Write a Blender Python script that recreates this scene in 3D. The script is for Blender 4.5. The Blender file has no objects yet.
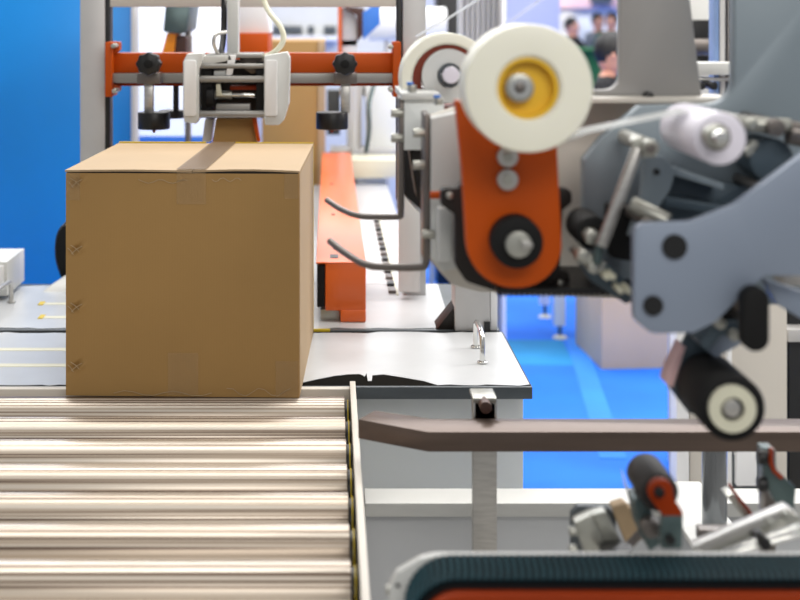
import bpy, bmesh, math, random
from mathutils import Vector, Matrix
random.seed(7)
SC = bpy.context.scene
COL = SC.collection
W = 1.2          # metres per depth unit
F = 1400.0       # focal length in pixels of the 800 px wide frame
CH = 1.70        # camera height
FLOORH = CH / W

# ------------------------------------------------------------------ camera, world, lights
cd = bpy.data.cameras.new('camera')
cam = bpy.data.objects.new('camera', cd); COL.objects.link(cam)
cam.location = (0, 0, CH); cam.rotation_euler = (math.pi/2, 0, 0)
cd.sensor_width = 36; cd.lens = F/800*36
cd.shift_x = 70/800; cd.shift_y = -290/800
cd.clip_start = 0.05; cd.clip_end = 200
cd.dof.use_dof = True; cd.dof.focus_distance = 2.45*W; cd.dof.aperture_fstop = 3.4
SC.camera = cam

SC.view_settings.view_transform = 'Standard'
SC.view_settings.look = 'None'
SC.view_settings.gamma = 1
SC.view_settings.exposure = 0.0

world = bpy.data.worlds.new('hall_light'); SC.world = world
world.use_nodes = True
bg = world.node_tree.nodes['Background']
bg.inputs[0].default_value = (0.97, 0.98, 1.0, 1); bg.inputs[1].default_value = 0.42

def area(name, loc, sx, sy, power, color=(1, 1, 1), rot=(0, 0, 0)):
    l = bpy.data.lights.new(name, 'AREA'); l.shape = 'RECTANGLE'; l.size = sx; l.size_y = sy
    l.energy = power; l.color = color
    o = bpy.data.objects.new(name, l); o.location = loc; o.rotation_euler = rot; COL.objects.link(o)
    return o
area('hall_lamp_over_conveyor', (0.0, 3.2, 4.6), 5.0, 0.7, 90, (1.0, 0.95, 0.88))
area('hall_lamp_over_sealer', (0.0, 5.0, 4.6), 5.0, 0.7, 130, (1.0, 0.97, 0.93))
area('hall_lamp_over_aisle', (1.0, 8.0, 4.8), 7.0, 2.0, 330, (0.97, 0.98, 1.0))
area('hall_lamp_far', (0.0, 14.0, 5.0), 14.0, 4.0, 800, (1.0, 1.0, 1.0))
area('back_fill_lamp', (0, 25, 6.0), 14.0, 3.0, 1500, (1, 1, 1), (math.radians(35), 0, 0))  # unseen lamp added and tilted to brighten the far stand
area('front_fill_lamp', (0.8, -1.2, 3.4), 2.5, 1.0, 60, (1.0, 0.97, 0.92), (math.radians(50), 0, 0))  # unseen fill added behind the camera to brighten front faces
area('hall_lamp_right', (3.4, 4.2, 3.2), 1.2, 1.2, 110, (1.0, 0.94, 0.88), (0, math.radians(55), 0))

# ------------------------------------------------------------------ materials
def lin(c):
    r = []
    for x in c:
        x = x/255.0
        r.append(x/12.92 if x <= 0.04045 else ((x+0.055)/1.055)**2.4)
    return tuple(r)
def mat(name, rgb, rough=0.5, metal=0.0, var=0.08, scale=8.0, bump=0.0, stretch=(1, 1, 1), **kw):
    m = bpy.data.materials.new(name); m.use_nodes = True
    nt = m.node_tree; b = nt.nodes['Principled BSDF']
    c = lin(rgb)
    b.inputs['Roughness'].default_value = rough; b.inputs['Metallic'].default_value = metal
    for k, v in kw.items():
        b.inputs[k.replace('_', ' ')].default_value = v
    tc = nt.nodes.new('ShaderNodeTexCoord'); mp = nt.nodes.new('ShaderNodeMapping')
    mp.inputs['Scale'].default_value = stretch
    nt.links.new(tc.outputs['Object'], mp.inputs['Vector'])
    n = nt.nodes.new('ShaderNodeTexNoise'); n.inputs['Scale'].default_value = scale; n.inputs['Detail'].default_value = 5
    nt.links.new(mp.outputs['Vector'], n.inputs['Vector'])
    r = nt.nodes.new('ShaderNodeValToRGB')
    r.color_ramp.elements[0].position = 0.3; r.color_ramp.elements[1].position = 0.7
    r.color_ramp.elements[0].color = tuple(x*(1-var) for x in c)+(1,)
    r.color_ramp.elements[1].color = tuple(min(1, x*(1+var)) for x in c)+(1,)
    nt.links.new(n.outputs['Fac'], r.inputs['Fac']); nt.links.new(r.outputs['Color'], b.inputs['Base Color'])
    if bump:
        bp = nt.nodes.new('ShaderNodeBump'); bp.inputs['Strength'].default_value = bump; bp.inputs['Distance'].default_value = 0.004
        nt.links.new(n.outputs['Fac'], bp.inputs['Height']); nt.links.new(bp.outputs['Normal'], b.inputs['Normal'])
    return m

M = {}
M['hallfloor'] = mat('pale_hall_floor', (168, 166, 162), 0.7, 0, 0.08, 2)
M['carpet'] = mat('blue_carpet', (20, 112, 225), 0.85, 0, 0.10, 3)
M['carpet2'] = mat('light_blue_carpet', (46, 132, 232), 0.85, 0, 0.10, 3)
M['carpet3'] = mat('teal_carpet', (20, 130, 190), 0.85, 0, 0.10, 3)
M['bluewall'] = mat('blue_partition', (0, 128, 205), 0.35, 0, 0.12, 1.2)
M['white'] = mat('white_paint', (232, 232, 232), 0.4, 0, 0.03)
M['film'] = mat('white_protective_film', (190, 193, 196), 0.3, 0, 0.03, 14, 0.15)
M['cabinet'] = mat('pale_grey_sheet_metal', (230, 234, 233), 0.5, 0, 0.05, 2)
M['greypanel'] = mat('mid_grey_panel', (196, 199, 202), 0.55, 0, 0.05, 2)
M['alu'] = mat('anodised_aluminium', (188, 187, 186), 0.45, 0.25, 0.04, 10)
M['aluwarm'] = mat('beige_panel', (206, 200, 190), 0.5, 0.0, 0.04, 4)
M['darkedge'] = mat('dark_steel_edge', (78, 84, 88), 0.45, 0.2, 0.08, 12)
M['darkdeck'] = mat('dark_bare_deck', (20, 18, 15), 0.9, 0, 0.1, 12, Specular_IOR_Level=0.05)
M['greymetal'] = mat('grey_machined_metal', (146, 144, 140), 0.4, 0.35, 0.06, 12)
M['column'] = mat('polished_grey_column', (130, 134, 138), 0.22, 0.8, 0.03)
M['crease'] = mat('crumpled_tape', (178, 156, 122), 0.4, 0, 0.1, 30)
M['steel'] = mat('brushed_steel', (190, 188, 184), 0.32, 0.85, 0.10, 30, 0, (1, 1, 8))
M['steeldark'] = mat('dark_steel', (110, 104, 100), 0.35, 0.6, 0.10, 20)
M['railtop'] = mat('guide_rail_steel', (100, 86, 78), 0.36, 0.6, 0.10, 8, 0, (0.4, 6, 6))
M['chrome'] = mat('chrome', (225, 225, 222), 0.15, 1.0, 0.03)
M['zinc'] = mat('zinc_plated_steel', (172, 172, 164), 0.34, 0.7, 0.12, 25)
M['orange'] = mat('orange_paint', (184, 74, 0), 0.45, 0, 0.05, 6, Specular_IOR_Level=0.25)
M['orangelight'] = mat('coral_orange_paint', (216, 98, 36), 0.3, 0, 0.05, 5)
M['orangedeep'] = mat('deep_orange_paint', (142, 46, 0), 0.5, 0, 0.05, 6, Specular_IOR_Level=0.2)
M['beltblack'] = mat('black_belt_rubber', (6, 16, 20), 0.85, 0, 0.15, 30, Specular_IOR_Level=0.1)
M['black'] = mat('black_plastic', (10, 10, 12), 0.4, 0, 0.1, 20)
M['rubber'] = mat('black_rubber', (11, 11, 12), 0.7, 0, 0.15, 40, 0.1, Specular_IOR_Level=0.3)
M['rubberwarm'] = mat('worn_black_rubber', (36, 32, 30), 0.6, 0, 0.15, 40, 0.1)
M['teal'] = mat('dark_teal_belt', (6, 58, 68), 0.7, 0, 0.15, 30, Specular_IOR_Level=0.2)
M['tealmetal'] = mat('teal_grey_metal', (82, 98, 98), 0.35, 0.5, 0.15, 12)
M['plate'] = mat('blue_grey_plate', (126, 138, 146), 0.42, 0.15, 0.04, 3)
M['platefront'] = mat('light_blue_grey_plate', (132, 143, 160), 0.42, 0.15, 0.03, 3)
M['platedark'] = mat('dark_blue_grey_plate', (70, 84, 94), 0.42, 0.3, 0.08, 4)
M['taupe'] = mat('taupe_plate', (138, 136, 134), 0.5, 0.1, 0.03, 3)
M['brownplate'] = mat('dark_bronze_plate', (28, 22, 18), 0.5, 0.2, 0.1, 10)
M['reel'] = mat('translucent_white_tape', (240, 238, 222), 0.35, 0, 0.03, 5, Subsurface_Weight=0.25, Subsurface_Radius=(0.02, 0.02, 0.015))
M['yellowcore'] = mat('yellow_plastic_core', (232, 186, 40), 0.45, 0, 0.04, 5)
M['browncore'] = mat('brown_cardboard_core', (120, 44, 22), 0.7, 0, 0.08, 10)
M['whiteroller'] = mat('white_plastic_roller', (226, 222, 234), 0.4, 0, 0.02)
M['cream'] = mat('cream_plastic', (214, 212, 190), 0.45, 0, 0.03)
M['yellow'] = mat('yellow_band', (205, 178, 20), 0.5, 0, 0.05)
M['coverwhite'] = mat('white_cover', (204, 205, 202), 0.4, 0, 0.02)
M['lamp_blue'] = mat('blue_plastic', (60, 120, 205), 0.4, 0, 0.05)
M['green'] = mat('green_fabric', (20, 88, 48), 0.8, 0, 0.1)
M['skin'] = mat('skin', (205, 150, 128), 0.55, 0, 0.05)
M['hair'] = mat('black_hair', (18, 15, 15), 0.5, 0, 0.1, 60)
M['jacket'] = mat('black_jacket', (18, 18, 22), 0.8, 0, 0.1)
M['shirt'] = mat('white_shirt', (225, 228, 230), 0.8, 0, 0.05)
M['greyshirt'] = mat('grey_shirt', (120, 126, 136), 0.8, 0, 0.1)
M['trousers'] = mat('dark_trousers', (34, 36, 44), 0.8, 0, 0.1)
M['slate'] = mat('slate_blue_paint', (110, 136, 180), 0.4, 0, 0.05)
M['lilac'] = mat('lilac_panel', (176, 182, 222), 0.5, 0, 0.04, 2)
M['glowwhite'] = mat('white_panel_added_glow', (238, 240, 244), 0.4, 0, 0.02, Emission_Color=(0.95, 0.97, 1, 1), Emission_Strength=0.45)  # emission added to brighten the white cabinet face
M['backwall'] = mat('pale_hall_wall', (220, 222, 228), 0.7, 0, 0.05, 0.6)
M['pink'] = mat('pale_pink_panel', (236, 196, 196), 0.6, 0, 0.05, 2)
M['amber'] = mat('amber_plastic', (235, 140, 10), 0.5, 0, 0.05)
M['brownthing'] = mat('dark_brown_plastic', (74, 48, 38), 0.5, 0, 0.08)
M['greybox'] = mat('pinkish_grey_carton', (206, 180, 150), 0.7, 0, 0.05, 4)

def cardboard(name, rgb, var=0.06):
    m = mat(name, rgb, 0.72, 0, var, 3.0)
    nt = m.node_tree; b = nt.nodes['Principled BSDF']
    tc = nt.nodes.new('ShaderNodeTexCoord'); wv = nt.nodes.new('ShaderNodeTexWave')
    wv.wave_type = 'BANDS'; wv.bands_direction = 'X'; wv.inputs['Scale'].default_value = 55; wv.inputs['Distortion'].default_value = 0.3
    n = nt.nodes.new('ShaderNodeTexNoise'); n.inputs['Scale'].default_value = 5; n.inputs['Detail'].default_value = 6
    mx = nt.nodes.new('ShaderNodeMath'); mx.operation = 'MULTIPLY_ADD'; mx.inputs[1].default_value = 0.03
    nt.links.new(tc.outputs['Object'], wv.inputs['Vector']); nt.links.new(tc.outputs['Object'], n.inputs['Vector'])
    nt.links.new(wv.outputs['Fac'], mx.inputs[0]); nt.links.new(n.outputs['Fac'], mx.inputs[2])
    bp = nt.nodes.new('ShaderNodeBump'); bp.inputs['Strength'].default_value = 0.25; bp.inputs['Distance'].default_value = 0.006
    nt.links.new(mx.outputs[0], bp.inputs['Height']); nt.links.new(bp.outputs['Normal'], b.inputs['Normal'])
    return m
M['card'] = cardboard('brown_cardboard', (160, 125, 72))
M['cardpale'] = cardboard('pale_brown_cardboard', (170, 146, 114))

def roller_mat():
    m = bpy.data.materials.new('steel_roller_painted_reflections'); m.use_nodes = True
    nt = m.node_tree; b = nt.nodes['Principled BSDF']
    b.inputs['Roughness'].default_value = 0.34; b.inputs['Metallic'].default_value = 0.35
    tc = nt.nodes.new('ShaderNodeTexCoord'); mp = nt.nodes.new('ShaderNodeMapping')
    mp.inputs['Scale'].default_value = (0.4, 190, 190)  # reflected bands along the rollers painted as colour streaks
    oi = nt.nodes.new('ShaderNodeObjectInfo'); mu = nt.nodes.new('ShaderNodeMath'); mu.operation = 'MULTIPLY'; mu.inputs[1].default_value = 40
    n = nt.nodes.new('ShaderNodeTexNoise'); n.noise_dimensions = '4D'; n.inputs['Scale'].default_value = 1; n.inputs['Detail'].default_value = 3
    nt.links.new(oi.outputs['Random'], mu.inputs[0]); nt.links.new(mu.outputs[0], n.inputs['W'])
    nt.links.new(tc.outputs['Object'], mp.inputs['Vector']); nt.links.new(mp.outputs['Vector'], n.inputs['Vector'])
    r = nt.nodes.new('ShaderNodeValToRGB'); e = r.color_ramp.elements
    e[0].position = 0.40; e[0].color = lin((92, 74, 62))+(1,)
    e[1].position = 0.60; e[1].color = lin((216, 208, 196))+(1,)
    x = e.new(0.47); x.color = lin((184, 168, 150))+(1,)
    nt.links.new(n.outputs['Fac'], r.inputs['Fac']); nt.links.new(r.outputs['Color'], b.inputs['Base Color'])
    return m
M['roller'] = roller_mat()

def clear_mat(name, rgb, alpha, rough=0.15):
    m = mat(name, rgb, rough, 0, 0.02)
    m.node_tree.nodes['Principled BSDF'].inputs['Alpha'].default_value = alpha
    return m
M['tape'] = clear_mat('clear_packing_tape', (190, 165, 130), 0.10, 0.35)
M['webfilm'] = clear_mat('clear_film_web', (235, 238, 238), 0.55, 0.15)
M['tapebrown'] = clear_mat('clear_tape_over_seam', (130, 108, 86), 0.45, 0.3)

# ------------------------------------------------------------------ mesh helpers
def P(u, v, d):
    D = d*W
    return Vector(((u-330)*D/F, D, CH-(v-10)*D/F))
def rnd(pts, r, n=6):
    out = []; N = len(pts)
    for i in range(N):
        q = pts[i]; rr = q[2] if len(q) > 2 else r
        a = Vector(pts[i-1][:2]); b = Vector(q[:2]); c = Vector(pts[(i+1) % N][:2])
        if rr <= 0: out.append((b.x, b.y)); continue
        da = (a-b); dc = (c-b); la, lc = da.length, dc.length; da.normalize(); dc.normalize()
        ang = da.angle(dc)
        if ang > 3.1: out.append((b.x, b.y)); continue
        t = min(rr/math.tan(ang/2), la*0.48, lc*0.48); re = t*math.tan(ang/2)
        bis = (da+dc).normalized(); ctr = b+bis*(re/math.sin(ang/2))
        p0 = b+da*t; p1 = b+dc*t
        a0 = math.atan2(p0.y-ctr.y, p0.x-ctr.x); a1 = math.atan2(p1.y-ctr.y, p1.x-ctr.x)
        dd = (a1-a0+math.pi) % (2*math.pi)-math.pi
        for k in range(n+1):
            t2 = a0+dd*k/n; out.append((ctr.x+re*math.cos(t2), ctr.y+re*math.sin(t2)))
    return out
class MB:
    def __init__(s): s.bm = bmesh.new()
    def face(s, vs):
        try: return s.bm.faces.new(vs)
        except ValueError: return None
    def prism3(s, ring, off):
        a = [s.bm.verts.new(p) for p in ring]; b = [s.bm.verts.new(Vector(p)+off) for p in ring]
        s.face(a); s.face(list(reversed(b)))
        for i in range(len(a)):
            j = (i+1) % len(a); s.face([a[j], a[i], b[i], b[j]])
        return s
    def poly(s, pts, d0, d1, r=0, n=6):
        pts = rnd(pts, r, n) if (r or any(len(p) > 2 for p in pts)) else pts
        return s.prism3([P(p[0], p[1], d0) for p in pts], Vector((0, (d1-d0)*W, 0)))
    def box(s, u0, u1, v0, v1, d0, d1):
        return s.poly([(u0, v0), (u1, v0), (u1, v1), (u0, v1)], d0, d1)
    def wbox(s, x0, x1, y0, y1, z0, z1):      # depth units, z relative to the camera height
        r = [Vector((x0*W, y0*W, CH+z0*W)), Vector((x1*W, y0*W, CH+z0*W)), Vector((x1*W, y0*W, CH+z1*W)), Vector((x0*W, y0*W, CH+z1*W))]
        return s.prism3(r, Vector((0, (y1-y0)*W, 0)))
    def cyl(s, a, b, r, r2=None, n=28, cap=True):
        a = Vector(a); b = Vector(b); r2 = r if r2 is None else r2
        ax = (b-a).normalized(); t = ax.orthogonal().normalized(); q = ax.cross(t)
        A = []; B = []
        for i in range(n):
            w = 2*math.pi*i/n; o = t*math.cos(w)+q*math.sin(w)
            A.append(s.bm.verts.new(a+o*r)); B.append(s.bm.verts.new(b+o*r2))
        for i in range(n):
            j = (i+1) % n; s.face([A[i], A[j], B[j], B[i]])
        if cap: s.face(list(reversed(A))); s.face(B)
        return s
    def cy(s, u, v, r, d0, d1, n=32):         # cylinder along the depth axis, px radius at d0
        a = P(u, v, d0); return s.cyl(a, a+Vector((0, (d1-d0)*W, 0)), r*d0*W/F, n=n)
    def hexa(s, u, v, r, d0, d1): return s.cy(u, v, r, d0, d1, n=6)
    def ring(s, u, v, ro, ri, d0, d1, n=48, bev=0.0):
        c = P(u, v, d0); k = d0*W/F; prof = []
        D = (d1-d0)*W; Ro = ro*k; Ri = ri*k; b = bev
        if b: prof = [(Ri, b), (Ri+b, 0), (Ro-b, 0), (Ro-b*0.3, b*0.3), (Ro, b), (Ro, D-b), (Ro-b, D), (Ri, D)]
        else: prof = [(Ri, 0), (Ro, 0), (Ro, D), (Ri, D)]
        rows = []
        for i in range(n):
            w = 2*math.pi*i/n
            rows.append([s.bm.verts.new(c+Vector((r*math.cos(w), y, r*math.sin(w)))) for r, y in prof])
        m = len(prof)
        for i in range(n):
            j = (i+1) % n
            for k2 in range(m):
                l = (k2+1) % m; s.face([rows[i][k2], rows[j][k2], rows[j][l], rows[i][l]])
        return s
    def tube(s, pts, r, n=10, sub=0):
        pts = [Vector(p) for p in pts]
        for _ in range(sub):
            q = [pts[0]]
            for i in range(len(pts)-1):
                q += [pts[i].lerp(pts[i+1], 0.25), pts[i].lerp(pts[i+1], 0.75)]
            pts = q+[pts[-1]]
        rings = []; up = None
        for i, p in enumerate(pts):
            t = (pts[min(i+1, len(pts)-1)]-pts[max(i-1, 0)]).normalized()
            up = t.orthogonal().normalized() if up is None else (up-t*up.dot(t)).normalized()
            q = t.cross(up)
            rings.append([s.bm.verts.new(p+(up*math.cos(2*math.pi*k/n)+q*math.sin(2*math.pi*k/n))*r) for k in range(n)])
        for i in range(len(rings)-1):
            for k in range(n):
                l = (k+1) % n; s.face([rings[i][k], rings[i][l], rings[i+1][l], rings[i+1][k]])
        s.face(list(reversed(rings[0]))); s.face(rings[-1])
        return s
    def strip(s, pts3, width_vec, th=0.0006):   # ribbon along a path
        pts = [Vector(p) for p in pts3]; lo = []; hi = []
        for i, p in enumerate(pts):
            t = (pts[min(i+1, len(pts)-1)]-pts[max(i-1, 0)]).normalized(); nn = t.cross(width_vec).normalized()*th
            lo.append([s.bm.verts.new(p-nn), s.bm.verts.new(p-nn+width_vec)]); hi.append([s.bm.verts.new(p+nn), s.bm.verts.new(p+nn+width_vec)])
        for i in range(len(pts)-1):
            s.face([lo[i][0], lo[i+1][0], lo[i+1][1], lo[i][1]]); s.face([hi[i][0], hi[i][1], hi[i+1][1], hi[i+1][0]])
            s.face([lo[i][0], hi[i][0], hi[i+1][0], lo[i+1][0]]); s.face([lo[i][1], lo[i+1][1], hi[i+1][1], hi[i][1]])
        for k in (0, -1): s.face([lo[k][0], lo[k][1], hi[k][1], hi[k][0]])
        return s
    def sphere(s, c, r, sc=(1, 1, 1), seg=20):
        bmesh.ops.create_uvsphere(s.bm, u_segments=seg, v_segments=seg//2, radius=1,
            matrix=Matrix.Translation(c) @ Matrix.Diagonal((r*sc[0], r*sc[1], r*sc[2], 1)))
        return s
    def build(s, name, m, parent=None, bev=0.0012, rot=None):
        bm = s.bm
        bmesh.ops.recalc_face_normals(bm, faces=bm.faces)
        if bev:
            es = [e for e in bm.edges if len(e.link_faces) == 2 and e.calc_face_angle(0) > 0.7]
            if es: bmesh.ops.bevel(bm, geom=es, offset=bev, segments=2, profile=0.5, affect='EDGES', clamp_overlap=True)
        for f in bm.faces: f.smooth = True
        for e in bm.edges:
            if len(e.link_faces) == 2: e.smooth = e.calc_face_angle(0) < 0.6
        me = bpy.data.meshes.new(name); bm.to_mesh(me); bm.free()
        me.materials.append(M[m] if isinstance(m, str) else m)
        o = bpy.data.objects.new(name, me); COL.objects.link(o)
        if parent: o.parent = parent
        return o
def kids(o): return [x for x in bpy.data.objects if x.parent == o]
def tag(o, label=None, cat=None, group=None, kind=None):
    if label: o['label'] = label
    if cat: o['category'] = cat
    if group: o['group'] = group
    if kind: o['kind'] = kind
    return o
def empty(name, label, cat, group=None):
    o = bpy.data.objects.new(name, None); o.empty_display_size = 0.05; COL.objects.link(o)
    return tag(o, label, cat, group)
def allmesh(o):
    r = [o] if o.type == 'MESH' else []
    for c in kids(o): r += allmesh(c)
    return r
def done(o, rotz=0.0, pivot=None):
    ms = allmesh(o); vs = [v.co for m in ms for v in m.data.vertices]
    c = Vector(((min(v.x for v in vs)+max(v.x for v in vs))/2, (min(v.y for v in vs)+max(v.y for v in vs))/2, min(v.z for v in vs)))
    if pivot: c = Vector(pivot)
    T = Matrix.Translation(-c)
    for m in ms: m.data.transform(T)
    o.location = c; o.rotation_euler.z = rotz
    return o
def solo(mb, name, m, label, cat, group=None, bev=0.0012):
    return done(tag(mb.build(name, m, None, bev), label, cat, group))
def struct(mb, name, m, bev=0.0):
    return done(tag(mb.build(name, m, None, bev), kind='structure'))
def copytree(o, parent=None):
    c = o.copy(); COL.objects.link(c); c.parent = parent
    for ch in kids(o): copytree(ch, c)
    return c

TZ = -0.6545     # table top height, depth units below the camera

# ================================================================== SETTING
struct(MB().wbox(-12, 16, -3, 34, -FLOORH-0.05, -FLOORH), 'floor', 'hallfloor')
struct(MB().wbox(-12, 16, 3.45, 29.9, -FLOORH, -FLOORH+.004), 'trim_3', 'carpet')  # carpet stops short, unseen near floor kept pale to cut blue bounce
struct(MB().wbox(-12, 16, 30, 30.2, -FLOORH, 3.2), 'wall_back', 'backwall')
# carpet laid lengths
def runner(x0, x1, y0, y1, m, h=0.003):
    return struct(MB().wbox(x0, x1, y0, y1, -FLOORH, -FLOORH+h), RN.pop(0), m)
RN = ['trim_1', 'trim_2', 'trim_3']
o = MB().prism3([Vector((P(u, v, FLOORH*F/(v-10)).x, P(u, v, FLOORH*F/(v-10)).y, 0.0042)) for u, v in [(566, 340), (584, 340), (627, 460), (600, 460)]], Vector((0, 0, 0.003)))
struct(o, 'trim_1', 'carpet2')
o = MB().prism3([Vector((P(u, v, FLOORH*F/(v-10)).x, P(u, v, FLOORH*F/(v-10)).y, 0.0042)) for u, v in [(400, 341), (562, 341), (575, 366), (400, 366)]], Vector((0, 0, 0.0015)))
struct(o, 'trim_2', 'carpet3')

# blue partition on the left
def fbox(u0, u1, vtop, d0, d1, mb=None):     # from pixel top down to the floor
    vb = 10+FLOORH*F/d0
    return (mb or MB()).box(u0, u1, vtop, vb, d0, d1)
bp = empty('partition_wall', 'plain bright blue partition wall at the left behind the white table', 'partition')
fbox(-140, 132, -60, 4.6, 4.66).build('panel', 'bluewall', bp)
fbox(131, 135, -60, 4.58, 4.68).build('edge_profile', 'alu', bp)
done(bp)

# ================================================================== FAR BACKGROUND
def booth(name, u0, u1, v0, d0, d1, m, label, cat='display panel'):
    return solo(fbox(u0, u1, v0, d0, d1), name, m, label, cat)
wc = empty('display_cabinet', 'bright white display cabinet with blue base stripe behind the crossbar', 'cabinet')
MB().box(134, 214, -20, 136, 5.4, 5.9).build('body_added_glow', 'glowwhite', wc)
fbox(134, 244, 145, 5.4, 5.9).build('plinth', 'white', wc)
MB().box(134, 224, 137, 145, 5.38, 5.9).build('blue_stripe', 'lamp_blue', wc)
done(wc)
gw = empty('glass_booth', 'pale blue booth with upright grey posts behind the taping head', 'booth')
fbox(180, 262, -30, 8.0, 8.1).build('panel', 'lilac', gw)
for u in (186, 196, 206, 216, 258): fbox(u, u+3, -30, 7.94, 8.0).build('post', 'alu', gw)
fbox(192, 198, -30, 7.9, 7.94).build('dark_post', 'steeldark', gw)
done(gw)
wm = empty('white_machine', 'long white machine with dark windows above the tall brown carton', 'machine')
fbox(262, 405, 4, 9.0, 9.6).build('body', 'coverwhite', wm)
for u0, u1 in ((272, 302), (308, 314), (324, 336)): MB().box(u0, u1, 26, 34, 8.97, 9.0).build('window', 'darkedge', wm)
MB().box(262, 338, 36, 41, 8.9, 9.0).build('ledge', 'white', wm)
done(wm)
tc = empty('carton', 'tall brown carton standing upright behind the taping head', 'carton')
MB().box(262, 325, 41, 10+.6565*F/5.25, 5.25, 5.7).build('body', 'card', tc)
MB().box(318, 325, 41, 10+.657*F/5.25, 5.245, 5.25).build('pale_edge_strip', 'cardpale', tc)  # paler cardboard strip down the right edge
done(tc)
# things seen over the crossbar
ob = empty('motor_unit', 'orange motor box with white hood behind the taping head', 'machine part')
MB().box(233, 268, 33, 60, 4.1, 4.4).build('body', 'orange', ob)
MB().poly([(243, -12), (262, -12), (270, 33), (233, 33)], 4.12, 4.38).build('hood', 'white', ob)
done(ob)
gl = empty('inspection_lamp', 'tilted grey green lamp head with amber cap at upper left', 'lamp')
MB().poly([(166, 2), (190, 4), (187, 30), (182, 34), (163, 32)], 4.3, 4.6, 3).build('head', 'tealmetal', gl)
MB().poly([(167, 33), (176, 33), (173, 56), (161, 56)], 4.32, 4.5, 1).build('amber_cap', 'amber', gl)
MB().poly([(175, 36), (186, 36), (186, 56), (173, 56)], 4.35, 4.55, 2).build('socket', 'brownthing', gl)
MB().cyl(P(188, 24, 4.45), P(188, 10+FLOORH*F/4.45, 4.45), .012).build('mast', 'steeldark', gl)
done(gl)
# red framed glass + blue panel
pf = empty('guard_frame', 'narrow red edged guard with purple upright and blue panel', 'guard')
MB().box(338, 342, 6, 60, 5.0, 5.04).build('red_edge', 'orangelight', pf)
MB().box(352, 357, 40, 10+.6565*F/5.48, 5.48, 5.5).build('post', 'greypanel', pf)
MB().box(342, 357, 40, 46, 5.02, 5.5).build('arm', 'greypanel', pf)
MB().poly([(342, 8), (350, 8), (358, 20), (358, 60), (342, 60)], 5.02, 5.05).build('pane', 'cabinet', pf)
MB().poly([(342, 6), (364, 8), (364, 34), (357, 42), (357, 16)], 4.98, 5.02).build('upright', 'brownthing', pf)
MB().poly([(363, 12), (380, 1), (380, 24), (363, 40)], 4.9, 4.93).build('blue_panel', 'lamp_blue', pf)
done(pf)
hv = empty('striped_screen', 'grey screen with fine vertical ribs behind the tape reels', 'screen')
fbox(459, 503, -30, 5.6, 5.66).build('panel', 'greypanel', hv)
for k in range(8): fbox(461+k*5.2, 463.4+k*5.2, -30, 5.56, 5.6).build('rib', 'alu', hv, 0)
fbox(502, 506, -30, 5.5, 5.6).build('edge_post', 'white', hv)
done(hv)
booth('banner', 506, 560, -30, 9.5, 9.6, 'lilac', 'plain lilac banner right of the ribbed screen', 'banner')
booth('column', 437, 459, -30, 7.2, 7.4, 'black', 'black column left of the ribbed grey screen', 'column')
wp = empty('storage_tank', 'white rounded tank at the top between the posts', 'tank')
MB().cyl(P(368, 24, 6.2), P(446, 24, 6.2), 0.09, n=30).build('shell', 'white', wp, 0.008)
for u in (385, 430): fbox(u, u+4, 38, 6.2, 6.3).build('leg', 'alu', wp)
done(wp)
# booth seen through the window on the right
bk = empty('exhibition_stand', 'pink and white exhibition stand behind the visitors', 'stand')
fbox(556, 640, 6, 26, 26.4).build('back_panel', 'shirt', bk)
MB().box(556, 640, -14, 8, 25.8, 26).build('header', 'pink', bk)
MB().box(592, 612, -8, 4, 25.6, 25.8).build('dark_sign', 'darkedge', bk)
fbox(556, 574, 12, 25.4, 25.8).build('side_panel', 'aluwarm', bk)
done(bk)
gs = empty('counter', 'low green counter below the visitors', 'counter')
fbox(574, 645, 51, 12, 12.6).build('body', 'green', gs)
MB().box(573, 646, 49.5, 51.5, 11.95, 12.65).build('worktop', 'green', gs)
done(gs)

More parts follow.
